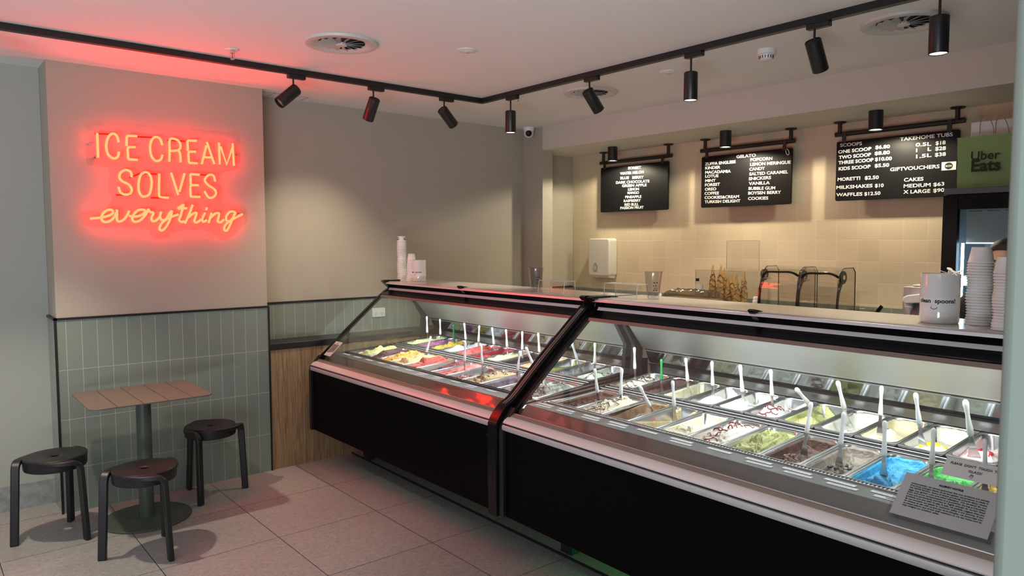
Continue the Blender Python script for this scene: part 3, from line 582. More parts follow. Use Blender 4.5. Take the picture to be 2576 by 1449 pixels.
# ---------------------------------------------------------------- pans and gelato
PL, PW, PD = .358, .1635, .118
def loops(seg=6): return None
def pan_mesh():
    bm = nb()
    def ring(lx, ly, r, z): return [bm.verts.new((x, y, z)) for x, y in rrect(lx, ly, r, 6)]
    R = [ring(PL, PW, .014, -.006), ring(PL, PW, .014, 0), ring(PL-.004, PW-.004, .013, .0012), ring(.332, .142, .036, .0), ring(.328, .138, .036, -.004), ring(.300, .112, .030, -PD)]
    for a, b in zip(R, R[1:]):
        for i in range(len(a)): bm.faces.new((a[i], a[(i+1) % len(a)], b[(i+1) % len(a)], b[i]))
    bm.faces.new(R[-1]); return bm
pan_me = None
def wall_loop(z, n=8):
    k = min(1, max(0, -z/PD)); lx = .3275+(.300-.3275)*k; ly = .1375+(.112-.1375)*k
    return rrect(lx-.001, ly-.001, .0355-.006*k, n)
def hfun(sp):
    lf, lr, mo, st, amp, frq, seed = sp
    def h(s, w, t):
        base = lf+(lr-lf)*(.5+.5*max(-1, min(1, s*1.25)))
        e = max(0, 1-t**4)
        if st == 'mound': prof = max(0, 1-abs(s*.92)**3.2)
        elif st == 'front': prof = math.exp(-((s+.38)/.40)**2)
        elif st == 'heap': prof = .75*math.exp(-((s+.45)/.34)**2)+.8*math.exp(-((s-.18)/.34)**2)
        elif st == 'waves': prof = max(0, 1-abs(s*.92)**3.2)*(.72+.28*math.cos(s*9+seed))
        else: prof = .25*math.exp(-((s+.3)/.45)**2)
        m = 1.12*mo*prof*max(0, 1-w*w*.95)**.75*e
        q = Vector((s*frq+seed, w*frq*.28+seed*1.7, seed))
        n1 = noise.noise(q); fold = (1-abs(noise.noise(q*1.7+Vector((5, 1, 0)))))**3
        q2 = Vector((s*frq*1.3, w*frq*.8, seed+9)); n2 = noise.noise(q2*1.8)
        q3 = Vector((s*frq*3.1+seed, w*frq*1.9, seed+3)); n3 = (1-abs(noise.noise(q3)))**2-.6
        r = amp*(n1*1.1+(fold-.55)*1.5+n2*.5+n3*.55)*(.35+.65*e)
        return base+m+r
    return h
COAT = [0]
def gelato_mesh(sp):
    bm = nb(); h = hfun(sp); NR = 30; n = 23; rings = []
    seg = 4*(n+1)
    z_edge = []; sd = sp[6]
    def climb(x, y):
        if sp[3] in ('mound', 'waves'): return -.2
        k = noise.noise(Vector((x*22+sd, y*30, sd*2)))+.5*noise.noise(Vector((x*60, y*60+sd, 1)))
        return -.002-.012*abs(k) if k > -.02+(.0 if x > .02 else .10)+COAT[0] else -.055+.05*k
    L0 = wall_loop(-.03, n)
    for i in range(seg):
        x, y = L0[i]; z = h(x/.16, y/.066, 1.0); z_edge.append(max(-PD+.012, min(.004, z), climb(x, y)))
    c = None
    for k in range(NR, -1, -1):
        t = (k/NR)**.72; ring = []
        for i in range(seg):
            if k == 0: break
            zE = z_edge[i]; LE = wall_loop(zE, n); x, y = LE[i][0]*t, LE[i][1]*t
            z = h(x/.16, y/.066, t)
            if k == NR: z = zE
            elif zE > z: z = z+(zE-z)*max(0, (t-.70)/.30)**3.2
            ring.append(bm.verts.new((x, y, max(-PD+.008, z))))
        if ring: rings.append(ring)
    c = bm.verts.new((0, 0, max(-PD+.008, h(0, 0, 0))))
    Lb = wall_loop(-PD+.002, n); bot = [bm.verts.new((x*.99, y*.99, -PD+.002)) for x, y in Lb]
    rings = [bot]+rings
    for a, b in zip(rings, rings[1:]):
        for i in range(seg): bm.faces.new((a[i], a[(i+1) % seg], b[(i+1) % seg], b[i]))
    last = rings[-1]
    for i in range(seg): bm.faces.new((last[i], last[(i+1) % seg], c))
    bm.faces.new(bot[::-1]); return bm, h
def gmat(name, c1, c2, sc=30, rough=.42, lo=.42, hi=.6):
    m = bpy.data.materials.new(name); m.use_nodes = True; nt = m.node_tree; b = nt.nodes['Principled BSDF']; N = nt.nodes.new; L = nt.links.new
    tc = N('ShaderNodeTexCoord'); mp = N('ShaderNodeMapping'); mp.inputs['Scale'].default_value = (1, .45, .6); L(tc.outputs['Object'], mp.inputs[0])
    n = N('ShaderNodeTexNoise'); n.inputs['Scale'].default_value = sc; n.inputs['Detail'].default_value = 4; n.inputs['Distortion'].default_value = 1.0; L(mp.outputs[0], n.inputs['Vector'])
    r = N('ShaderNodeMapRange'); r.inputs[1].default_value = lo; r.inputs[2].default_value = hi; L(n.outputs['Fac'], r.inputs[0])
    x = N('ShaderNodeMix'); x.data_type = 'RGBA'; x.inputs[6].default_value = (*c1, 1); x.inputs[7].default_value = (*c2, 1); L(r.outputs[0], x.inputs[0]); L(x.outputs[2], b.inputs['Base Color'])
    n2 = N('ShaderNodeTexNoise'); n2.inputs['Scale'].default_value = 95; n2.inputs['Detail'].default_value = 6; n2.inputs['Distortion'].default_value = .8; L(mp.outputs[0], n2.inputs['Vector'])
    bp = N('ShaderNodeBump'); bp.inputs['Strength'].default_value = .8; bp.inputs['Distance'].default_value = .006; L(n2.outputs['Fac'], bp.inputs['Height']); L(bp.outputs[0], b.inputs['Normal'])
    b.inputs['Roughness'].default_value = rough; b.inputs['Specular IOR Level'].default_value = .4
    return m
A_ = 'of the oak-side case'; B_ = 'of the pillar-side case'
# row, index, words, colour 1, colour 2, (front level, rear level, mound, style, ridge, frequency), extras
SPEC = [
 ('A','f',0,'pale apple-green gelato heaped in the front row %s'%A_,(.62,.70,.32),(.52,.62,.22),(-.012,-.012,.040,'waves',.007,5),None),
 ('A','f',1,'dark plum purple gelato heaped in the front row %s'%A_,(.115,.032,.05),(.06,.016,.028),(-.014,-.012,.036,'waves',.008,7),None),
 ('A','f',2,'egg-yellow gelato in folded waves in the front row %s'%A_,(.83,.53,.10),(.72,.40,.05),(-.010,-.010,.038,'waves',.009,8),None),
 ('A','f',3,'buttery cream gelato in the front row between the yellow and the coral gelato',(.82,.68,.34),(.75,.58,.25),(-.014,-.012,.040,'waves',.008,6),None),
 ('A','f',4,'coral pink gelato in three big scoops in the front row %s'%A_,(.75,.16,.12),(.62,.10,.08),(-.016,-.014,.048,'waves',.007,5),None),
 ('A','f',5,'deep cherry-red gelato scooped rough in the front row %s'%A_,(.30,.035,.045),(.10,.012,.018),(-.045,-.018,.018,'heap',.010,9),None),
 ('A','f',6,'rose pink gelato with an upright spatula in the front row %s'%A_,(.78,.26,.24),(.60,.14,.14),(-.036,-.020,.014,'heap',.009,9),None),
 ('A','f',7,'chocolate and pink rippled gelato in the front row %s'%A_,(.16,.075,.045),(.66,.30,.32),(-.030,-.062,.030,'front',.010,10),None),
 ('A','f',8,'caramel beige gelato in long folds in the front row %s'%A_,(.66,.50,.28),(.58,.41,.20),(-.018,-.016,.036,'waves',.010,9),'dark'),
 ('A','f',9,'scraped-out grey violet gelato in the front row %s'%A_,(.20,.16,.19),(.32,.24,.30),(-.055,-.060,.012,'front',.010,8),None),
 ('A','f',10,'pinkish gelato streaked with dark chocolate, half behind the black mullion',(.60,.46,.42),(.16,.10,.09),(-.030,-.045,.022,'front',.009,8),'dark'),
 ('A','f',11,'white gelato striped with dark chocolate, seen through the glass beside the black mullion',(.66,.66,.60),(.28,.26,.24),(-.016,-.014,.038,'waves',.010,10),'dark'),
 ('A','r',0,'pale apple-green gelato heaped in the back row %s'%A_,(.66,.74,.42),(.58,.68,.32),(-.020,-.030,.036,'heap',.006,5),None),
 ('A','r',1,'mauve purple gelato heaped in the back row %s'%A_,(.38,.13,.30),(.24,.07,.18),(-.018,-.026,.034,'heap',.007,6),None),
 ('A','r',2,'mustard yellow crumbly gelato with the dark green spatula',(.60,.47,.08),(.38,.28,.04),(-.016,-.014,.028,'waves',.010,13),None),
 ('A','r',3,'snow-white gelato in the back row between the mustard and the coral gelato',(.80,.81,.84),(.74,.76,.80),(-.020,-.034,.040,'front',.006,6),None),
 ('A','r',4,'coral red gelato piled high in the back row %s'%A_,(.74,.13,.11),(.60,.08,.07),(-.020,-.014,.040,'heap',.009,8),None),
 ('A','r',5,'crimson gelato scooped low at the front in the back row %s'%A_,(.45,.045,.06),(.30,.025,.04),(-.035,-.060,.024,'front',.008,7),None),
 ('A','r',6,'lemon cream gelato in two peaks in the back row %s'%A_,(.85,.80,.48),(.80,.72,.36),(-.022,-.042,.044,'heap',.009,8),None),
 ('A','r',7,'almost black gelato scraped low in the back row %s'%A_,(.018,.016,.018),(.05,.045,.05),(-.058,-.058,.006,'low',.008,10),None),
 ('A','r',8,'peach gelato with brown bits in the back row, just before the black mullion',(.82,.60,.36),(.66,.42,.22),(-.026,-.034,.030,'heap',.009,9),None),
 ('A','r',9,'olive green gelato scraped low, seen through the glass behind the mullion',(.46,.45,.16),(.34,.34,.10),(-.052,-.040,.008,'low',.008,9),None),
 ('A','r',10,'nearly empty pan smeared with grey and white gelato behind the mullion',(.42,.42,.42),(.24,.24,.25),(-.075,-.080,.010,'low',.008,8),None),
 ('A','r',11,'mint white gelato streaked with chocolate at the end of the back row by the mullion',(.66,.74,.64),(.60,.68,.56),(-.026,-.034,.036,'front',.009,9),'dark'),
 ('B','f',0,'glossy chocolate gelato at the mullion end of the front row %s'%B_,(.11,.045,.022),(.05,.02,.01),(-.040,-.045,.022,'heap',.011,9),None),
 ('B','f',1,'cream gelato trimmed with thin chocolate lines in the front row %s'%B_,(.80,.74,.58),(.70,.60,.42),(-.016,-.022,.040,'waves',.010,8),'dark'),
 ('B','f',2,'coffee-brown gelato scraped low in the front row %s'%B_,(.27,.18,.10),(.18,.115,.06),(-.072,-.055,.026,'heap',.012,10),None),
 ('B','f',3,'tan gelato nearly used up, with a big steel spatula standing in it',(.62,.52,.30),(.46,.37,.18),(-.066,-.085,.014,'front',.010,9),None),
 ('B','f',4,'ivory gelato with pale yellow scoops in the front row %s'%B_,(.80,.77,.64),(.74,.68,.42),(-.028,-.050,.038,'front',.010,8),None),
 ('B','f',5,'white gelato laced with dark red syrup in the front row %s'%B_,(.82,.77,.70),(.72,.62,.50),(-.018,-.016,.036,'waves',.008,7),'red'),
 ('B','f',6,'pistachio green gelato in thick folds in the front row %s'%B_,(.46,.47,.18),(.36,.36,.14),(-.022,-.016,.034,'waves',.013,9),None),
 ('B','f',7,'dark chocolate gelato topped with nuts in the front row %s'%B_,(.10,.045,.03),(.06,.024,.015),(-.050,-.056,.034,'front',.011,9),'nuts'),
 ('B','f',8,'grey-brown cookie gelato with black biscuit pieces on top',(.28,.235,.19),(.20,.165,.13),(-.050,-.048,.030,'front',.011,8),'cookie'),
 ('B','f',9,'bright blue gelato in swirls in the front row %s'%B_,(.05,.38,.62),(.025,.26,.50),(-.052,-.040,.034,'front',.012,8),None),
 ('B','f',10,'vivid green gelato partly behind the printed notice',(.12,.52,.14),(.05,.36,.06),(-.050,-.030,.026,'heap',.013,11),None),
 ('B','f',11,'golden yellow gelato behind the handwritten notice',(.72,.48,.10),(.55,.34,.06),(-.040,-.036,.022,'heap',.012,9),None),
 ('B','r',0,'cream gelato drizzled with chocolate in the corner of the back row %s'%B_,(.80,.76,.68),(.66,.58,.44),(-.026,-.034,.042,'heap',.008,8),'dark'),
 ('B','r',1,'dark chocolate gelato with the bright green spatula',(.09,.035,.03),(.055,.02,.016),(-.042,-.052,.026,'front',.010,8),None),
 ('B','r',2,'pale cream gelato scraped down, just past the green spatula',(.72,.69,.52),(.62,.58,.40),(-.058,-.058,.012,'low',.010,9),None),
 ('B','r',3,'smooth white gelato with a rounded front in the back row, two past the green spatula',(.84,.83,.79),(.80,.77,.66),(-.028,-.055,.038,'front',.007,6),None),
 ('B','r',4,'peaked white gelato in the back row, three past the green spatula',(.84,.84,.80),(.80,.78,.68),(-.026,-.055,.044,'front',.010,7),None),
 ('B','r',5,'white gelato laced with cherry syrup in the back row %s'%B_,(.84,.82,.78),(.80,.76,.66),(-.024,-.046,.042,'front',.008,7),'red'),
 ('B','r',6,'pistachio gelato with the slanting spatula in the back row %s'%B_,(.56,.56,.25),(.46,.46,.18),(-.040,-.062,.036,'front',.011,9),None),
 ('B','r',7,'white gelato dug out low, behind the dark chocolate with nuts',(.80,.79,.74),(.74,.71,.60),(-.055,-.070,.020,'front',.010,9),None),
 ('B','r',8,'custard yellow gelato with two coffee beans on a smooth mound',(.80,.71,.47),(.76,.66,.40),(-.022,-.050,.040,'front',.005,5),'beans'),
 ('B','r',9,'white gelato topped with lemon-yellow sauce',(.80,.79,.70),(.72,.69,.52),(-.028,-.062,.026,'front',.0045,6),'yellow'),
 ('B','r',10,'white and pink gelato topped with red sauce at the pillar end',(.82,.72,.69),(.74,.46,.44),(-.030,-.058,.038,'front',.006,7),'redpatch'),
 ('B','r',11,'rosy brown gelato, the last one by the pillar',(.50,.28,.22),(.40,.2,.15),(-.040,-.044,.02,'front',.01,8),None)]
TILT = math.radians(4.0)
sauce = {'dark': mat('chocolate_sauce', (.035, .015, .008), .18), 'red': mat('cherry_syrup', (.20, .012, .03), .15), 'yellow': mat('lemon_sauce', (.85, .66, .02), .2), 'redpatch': mat('red_sauce', (.62, .03, .05), .2)}
PANM = {}; G = {}
SHORT = {('B','r',5): 'cherry-laced white', ('B','r',7): 'dug-out white', ('B','r',9): 'yellow-topped white', ('B','f',5): 'syrup-laced white', ('A','f',11): 'striped white', ('A','f',10): 'pinkish streaked', ('A','r',10): 'nearly finished grey'}
def short(case, row, i, words): return SHORT.get((case, row, i), words.split(' gelato')[0])
def place(case, row): return '%s row of the %s-side case' % ('front' if row == 'f' else 'back', 'oak' if case == 'A' else 'pillar')
def pan_matrix(case, row, i):
    v0 = .12 if case == 'A' else .066
    u = .268+PL/2 if row == 'f' else .678+PL/2
    z = .8145 if row == 'f' else .8565
    M = CASES[case] @ Matrix.Translation((u, -(v0+.1655*(i+.5)), z)) @ Matrix.Rotation(-TILT, 4, 'Y')
    return M
random.seed(11)
for case, row, i, words, c1, c2, sp, ex in SPEC:
    M = pan_matrix(case, row, i); G[(case, row, i)] = (M, words)
    if pan_me is None:
        o = obj('gelato_pan', pan_mesh(), pan_m, smooth=35); pan_me = o.data
    else:
        o = o0.copy(); C.objects.link(o)
    if pan_me is o.data: o0 = o
    o.matrix_world = M; tag(o, 'steel pan of %s gelato, %s' % (short(case, row, i, words), place(case, row)), 'pan', 'steel gelato pans')
    COAT[0] = -.6 if (case, row, i) in (('B', 'f', 9), ('B', 'f', 7), ('B', 'f', 8), ('B', 'f', 10), ('B', 'r', 1), ('B', 'f', 0), ('A', 'f', 6), ('A', 'r', 5), ('A', 'r', 7), ('A', 'r', 10), ('A', 'f', 9)) else 0
    bm, h = gelato_mesh((*sp, i*3.7+(0 if row == 'f' else 50)+(0 if case == 'A' else 23)))
    g = obj('gelato', bm, gmat('gelato_'+case+row+str(i), c1, c2), smooth=180); g.matrix_world = M; PM[g.name] = M
    tag(g, words, 'gelato', 'gelato flavours on show')
    def surf(x, y): return h(x/.16, y/.066, max(abs(x)/.164, abs(y)/.069))
    def sm(x, y): return max(.25*sum(surf(x+a, y+b) for a in (-.007, .007) for b in (-.007, .007)), surf(x, y))
    if ex in ('dark', 'red'):
        bm = nb(); x = -.135; k = 0; nn = 9 if ex == 'dark' else 13
        for k in range(nn):
            xc = -.125+.235*k/(nn-1)+random.uniform(-.008, .008); P = []
            w0 = random.uniform(.022, .046)
            sl = random.uniform(-.5, .5)
            for j in range(13):
                y = -w0+2*w0*j/12+random.uniform(-.001, .001); xx = xc+sl*y+.008*math.sin(y*110+k*2); P.append((xx, y, max(surf(xx+a, y+b) for a in (-.003, 0, .003) for b in (-.003, 0, .003))+.0008))
            tube(bm, P, [(.0021 if ex == 'red' else .0017)*random.uniform(.7, 1.5) for _ in P], 6)
        obj('drizzle', bm, sauce[ex], g, local=True, smooth=180)
    if ex in ('yellow', 'redpatch'):
        bm = nb(); bl = [(-.065, .012, .030, .024), (-.040, -.010, .028, .020), (-.085, .026, .020, .014), (-.02, -.028, .022, .012)] if ex == 'yellow' else [(-.05, .01, .036, .009), (-.085, .022, .020, .016), (-.03, -.02, .02, .01), (-.06, -.03, .022, .006)]
        for (cx, cyy, rx, ry) in bl:
            c0 = bm.verts.new((cx, cyy, sm(cx, cyy)+.005)); prev = None; rings = []
            for q in (.5, .85, 1):
                rings.append([bm.verts.new((cx+rx*q*math.cos(a)*(1+.18*math.sin(3*a)), cyy+ry*q*math.sin(a)*(1+.2*math.cos(2*a)), sm(cx+rx*q*math.cos(a), cyy+ry*q*math.sin(a))+(.0045 if q < .9 else -.003))) for a in [2*PI*k/20 for k in range(20)]])
            for k in range(20):
                bm.faces.new((c0, rings[0][k], rings[0][(k+1) % 20]))
                for a, b in zip(rings, rings[1:]): bm.faces.new((a[k], b[k], b[(k+1) % 20], a[(k+1) % 20]))
        obj('sauce', bm, sauce[ex], g, local=True, smooth=180)
    if ex == 'beans':
        for bx, by in ((-.088, .012), (-.064, .016), (-.052, .004)):
            bm = nb(); bmesh.ops.create_uvsphere(bm, u_segments=14, v_segments=10, radius=1)
            for v in bm.verts: v.co = Vector((bx+v.co.x*.0062, by+v.co.y*.0045, surf(bx, by)+.0015+v.co.z*.003))
            obj('coffee_bean', bm, mat('coffee_bean_brown', (.035, .016, .01), .3), g, local=True, smooth=180)
    if ex in ('nuts', 'cookie'):
        for k in range(26 if ex == 'nuts' else 12):
            bx = random.uniform(-.105, -.01); by = random.uniform(-.034, .034); r = random.uniform(.004, .008) if ex == 'nuts' else random.uniform(.009, .016)
            bm = nb(); bmesh.ops.create_icosphere(bm, subdivisions=1, radius=1)
            for v in bm.verts: v.co = Vector((bx, by, surf(bx, by)+.001))+Vector((v.co.x*r, v.co.y*r*.7, v.co.z*r*.5))*random.uniform(.75, 1.2)
            if ex == 'nuts' and k % 4: obj('nut_piece', bm, mat('nut_tan', (.36, .20, .09), .6), g, local=True)
            else: obj('biscuit_piece', bm, mat('black_biscuit', (.02, .017, .016), .55), g, local=True)
# ---------------------------------------------------------------- spatulas
def spatula_meshes(tiltless=True):
    bm = nb(); lathe(bm, [(.0, 0), (.0085, 0), (.0105, .006), (.0098, .030), (.0074, .062), (.0066, .085), (.0080, .108), (.0096, .122), (.0086, .132), (.0050, .1375), (0, .139)], 16, cap=False); hm = bm
    b2 = nb(); bar(b2, [(0, 0, .004), (0, 0, -.02), (0, .0, -.045), (.002, 0, -.075), (.006, 0, -.098)], [.014, .014, .019, .032, .037], [.005, .003, .002, .0016, .0014], (1, 0, 0)); return hm, b2
def sss(m):
    b = m.node_tree.nodes['Principled BSDF']; b.inputs['Subsurface Weight'].default_value = .7; b.inputs['Subsurface Scale'].default_value = .03; b.inputs['Subsurface Radius'].default_value = (1, 1, 1); return m
handle_w = mat('white_spatula_handle', (.80, .81, .82), .32); sss(handle_w); handle_g = mat('bright_green_handle', (.02, .33, .08), .35); handle_d = mat('dark_green_handle', (.012, .13, .06), .35)
blade_m = mat('spatula_steel', (.6, .6, .6), .2, 1)
SP = [('A','r',0,1074,795,1075,837),('A','r',1,1107,802,1108,842),('A','r',2,1141,816,1142,858),('A','r',3,1168,812,1172,854),('A','r',4,1206,818,1204,860),('A','r',5,1238,823,1243,867),('A','r',6,1273,828,1276,873),('A','r',7,1314,833,1314,880),('A','r',8,1354,837,1357,886),('A','r',9,1323,873,1341,917),('A','r',10,1438,861,1453,907),('A','r',11,1497,862,1496,915),
 ('A','f',3,1084,846,1073,886),('A','f',6,1170,858,1169,909),('A','f',7,1210,867,1213,915),('A','f',9,1308,883,1302,933),
 ('B','r',0,1596,873,1597,928),('B','r',1,1664,903,1664,956),('B','r',2,1725,900,1730,959),('B','r',3,1791,908,1793,970),('B','r',4,1862,917,1868,986),('B','r',5,1939,929,1942,996),('B','r',6,2002,977,2037,1018),('B','r',7,2107,958,2124,1028),('B','r',8,2218,970,2215,1045),('B','r',9,2303,988,2313,1067),('B','r',10,2428,1006,2442,1094),
 ('B','f',0,1496,927,1503,988),('B','f',1,1564,926,1562,993),('B','f',2,1609,971,1635,1022),('B','f',3,1692,957,1696,1022),('B','f',7,2041,1011,2029,1090),('B','f',8,2123,1036,2115,1118),('B','f',9,2226,1058,2224,1146),('B','f',10,2349,1077,2344,1168),('B','f',11,2478,1103,2478,1195)]
hm, bm_ = spatula_meshes(); 
def mesh_of(bm, n, m):
    bmesh.ops.recalc_face_normals(bm, faces=bm.faces); me = bpy.data.meshes.new(n); bm.to_mesh(me); bm.free(); me.materials.append(m)
    for p in me.polygons: p.use_smooth = True
    return me
hme = mesh_of(hm, 'handle', handle_w); bme = mesh_of(bm_, 'blade', blade_m); bme.set_sharp_from_angle(angle=.6)
hg = hme.copy(); hg.materials[0] = handle_g; hd = hme.copy(); hd.materials[0] = handle_d
inv = {k: m.inverted() for k, m in CASES.items()}
for case, row, i, tx, ty, bx, by in SP:
    M, words = G[(case, row, i)]; ctr = M.translation
    # the spatula stands in the plane through the middle of its pan, across the case
    nrm = CASES[case].to_3x3() @ Vector((0, 1, 0)); fwd = CASES[case].to_3x3() @ Vector((1, 0, 0))
    def hit(px, py, along):
        d = RT*((px-1288)/FPX)-UP*((py-724.5)/FPX)+FW
        return EYE+d*((along-EYE).dot(nrm)/d.dot(nrm))
    ap = ctr
    pb = hit(bx, by, ap); u = (inv[case] @ pb).x
    pt = hit(tx, ty, ap)
    d = pt-pb
    sc = max(.75, min(1.12, d.length/.139))
    if d.length > .165 or d.length < .09:
        d = d.normalized()*.139; sc = 1
    col = 'green' if (case, row, i) == ('B', 'r', 1) else 'dark green' if (case, row, i) == ('A', 'r', 2) else 'white'
    q = Vector((0, 0, 1)).rotation_difference(d.normalized())
    R = q.to_matrix() @ Matrix.Rotation(-TH if case == 'B' else 0, 3, 'Z') @ Matrix.Rotation(random.uniform(-.25, .25), 3, 'Z')
    t = thing('spatula', '%s-handled spatula in the %s gelato, %s' % (col, short(case, row, i, words), place(case, row)), 'spatula', pb, group='spatulas in the gelato', rot=R.to_euler())
    t.scale = (sc, sc, sc)
    o = bpy.data.objects.new('handle', {'green': hg, 'dark green': hd}.get(col, hme)); C.objects.link(o); o.parent = t
    o = bpy.data.objects.new('blade', bme); C.objects.link(o); o.parent = t
# ---------------------------------------------------------------- flavour labels on the ledge
tag_me = None
def label_strip(case, u, v, ln, lab, skew=0, txt=None, grp=None):
    M = CASES[case] @ Matrix.Translation((u, -v, .8125-(u-.118)*.05)) @ Matrix.Rotation(skew, 4, 'Z') @ Matrix.Rotation(.05, 4, 'Y')
    t = thing('flavour_label', lab, 'label', M.translation, group='flavour labels on the ledges', rot=M.to_euler()); PM[t.name] = M
    obj('card', box(nb(), -.011, .011, -ln/2, ln/2, 0, .0012), white_paper, t, local=True)
    if txt:
        place_text('lettering', txt, ink, t, M @ Vector((-.004, .25*ln*len(txt)/7, .0013)), M @ Vector((-.004, -.25*ln*len(txt)/7, .0013)), M.to_3x3() @ Vector((0, 0, 1)), height=.009, lift=.0003)
    else:
        bm = nb(); random.seed(int(v*1000)); y = .38*ln
        while y > -.36*ln:
            w = random.uniform(.006, .014); box(bm, -.001, .0012, y-w, y, .0012, .0014); y -= w+.0025
        obj('print', bm, ink, t, local=True)
near = lambda case, i: short(case, 'f', i, G[(case, 'f', i)][1])+' gelato of the %s-side case' % ('oak' if case == 'A' else 'pillar')
for v, i in ((.17, 0), (.33, 1), (.50, 2), (.665, 3), (.83, 4), (1.0, 5), (1.165, 6), (1.33, 7), (1.50, 8), (1.66, 9), (1.83, 10)):
    label_strip('A', .195, v, .085, 'white flavour label before the '+near('A', i), txt=None)
    if i in (6, 7, 9): label_strip('A', .160, v+.02, .075, 'lower white flavour label before the '+near('A', i), .06)
for v, i in ((.10, 0), (.25, 1), (.42, 2), (.585, 3), (.75, 4), (.93, 5), (1.11, 6), (1.28, 7), (1.43, 8), (1.585, 9), (1.74, 10)):
    label_strip('B', .198, v, .105, 'white flavour label before the '+near('B', i))
    if i not in (4, 6): label_strip('B', .160, v+.025, .10, 'lower white flavour label before the '+near('B', i), .04, 'MINT' if i == 10 else None)
# ---------------------------------------------------------------- table and stools
t = thing('cafe_table', 'slatted rectangular cafe table on a round green pedestal, by the sage tiles', 'table', (1.02, 4.53, 0))
top_m = mat('taupe_slat_metal', (.125, .122, .10), .45); grn = mat('grey_green_metal', (.075, .095, .075), .42)
full = rrect(.632, .575, .055, 6, 1.022, 4.53)
xs = [.706, .838, .965, 1.092, 1.218, 1.338]
for a, b in zip(xs, xs[1:]):
    x0, x1 = a+.0018, b-.0018
    def yr(x, s):
        dx = max(0, abs(x-1.022)-(.316-.055)); return 4.53+s*(.2875-.055+math.sqrt(max(0, .055**2-min(dx, .055)**2)))
    n = 8; xx = [x0+(x1-x0)*k/n for k in range(n+1)]
    out = [(x, yr(x, -1)) for x in xx]+[(x, yr(x, 1)) for x in xx[::-1]]
    obj('slat', prism(nb(), out, .733, .7405, 'z'), top_m, t, bevel=.0015)
bm = nb(); box(bm, .80, 1.24, 4.40, 4.44, .715, .733); box(bm, .80, 1.24, 4.62, 4.66, .715, .733); box(bm, .99, 1.05, 4.40, 4.66, .712, .73); obj('support', bm, grn, t)
bm = nb(); cyl(bm, (1.03, 4.545, .012), (1.03, 4.545, .714), .040, 28); obj('column', bm, grn, t, smooth=40)
bm = nb(); lathe(bm, [(.236, 0), (.24, .003), (.24, .008), (.236, .011), (.05, .0125), (.044, .0125)], 64, (1.03, 4.545, 0)); obj('base', bm, grn, t, smooth=35)
def stool(c, a0, lab):
    t = thing('stool', lab, 'stool', (c[0], c[1], 0), group='black three-legged stools')
    def P(r, a, z): return Vector((c[0]+r*math.cos(a), c[1]+r*math.sin(a), z))
    bm = nb(); lathe(bm, [(.020, .387), (.140, .384), (.149, .388), (.152, .398), (.152, .446), (.147, .452), (.135, .4525), (.05, .448), (.024, .446), (.0195, .443), (.0195, .387)], 56, (c[0], c[1], 0), cap=False)
    obj('seat', bm, black_s, t, smooth=35)
    for k in range(3):
        a = a0[k]; pts = []; ups = []
        for q in range(12):
            s = q/11; aa = a-math.radians(78)*(1-s); r = .136+.036*s**1.8
            pts.append(P(r, aa, .4385-.004*s)); ups.append(Vector((0, 0, 1)))
        # roll over into the leg
        base = P(.176, a, .43); tang = Vector((-math.sin(a), math.cos(a), 0)); rad = Vector((math.cos(a), math.sin(a), 0))
        for q in range(1, 8):
            s = q/7*PI/2; pts.append(P(.172, a, .4345)+tang*(.045*math.sin(s))+rad*.008*math.sin(s)+Vector((0, 0, -.045*(1-math.cos(s))))); ups.append(Vector((0, 0, 1))*math.cos(s)+tang*math.sin(s))
        e = pts[-1]; foot = P(.196, a, 0)+tang*.058
        for q in range(1, 6): pts.append(e.lerp(foot, q/5)); ups.append(tang)
        n = len(pts)
        wd = [.018+.022*min(1, i/10) for i in range(n)]; hd = [.018+.008*min(1, i/12) for i in range(n)]
        bm = nb(); bar(bm, pts, wd, hd, ups); obj('leg', bm, black_s, t, bevel=.005, smooth=50)
d_ = math.radians
stool((.592, 4.591), [d_(187-18), d_(-56-18), d_(66-18)], 'black three-legged stool in front of the pale wall end')
stool((.911, 4.042), [d_(172-18), d_(-70-18), d_(52-18)], 'black three-legged stool standing in front of the table')
stool((1.453, 4.712), [d_(-124.5-18), d_(-5-18), d_(117-18)], 'black three-legged stool against the sage tiles beside the oak boarding')
# ---------------------------------------------------------------- on the case shelves
ZS = 1.3096
def cup_mesh(r, h, rt):
    bm = nb(); lathe(bm, [(r*1.0, 0), (r*1.06, .0012), (r*1.06, .004), (r*1.0, .0052), (rt, h-.003), (rt*.985, h), (rt*.94, h), (rt*.93, h-.004), (0, h-.004)], 32, cap=False)
    return mesh_of(bm, 'paper_cup', mat('white_cup_paper', (.78, .765, .735), .55))
def stack(cx, cyy, n, pitch, me, lab, last, grp, lean=(0, 0), mark=None):
    o = None
    for k in range(n):
        if o is None: o = bpy.data.objects.new('paper_cup', me)
        else: o = o.copy()
        C.objects.link(o); z = ZS+.0003+k*pitch
        o.location = (cx+lean[0]*math.sin(k*.5)*.0012+lean[1]*k*.0001, cyy+lean[0]*math.cos(k*.7)*.0012, z); o.rotation_euler = (0, 0, 0)
        top = k == n-1
        tag(o, last if top else lab, 'cup', grp)
        PM[o.name] = Matrix.Translation(o.location)
        if top and lean[1] > 5: o.rotation_euler = (.14, -.06, 0)
    return o
cA = cup_mesh(.0345, .045, .0305); cA2 = cup_mesh(.031, .043, .0255); cB = cup_mesh(.0400, .056, .0312)
pa = at(1011, 706, 'z', ZS); top = stack(pa.x+.0, pa.y, 28, .01105, cA, 'small white paper cup nested in the tallest stack on the oak-side shelf', 'topmost small paper cup with two black round marks on the oak-side shelf', 'cups in the tall oak-side stack', (1, 0))
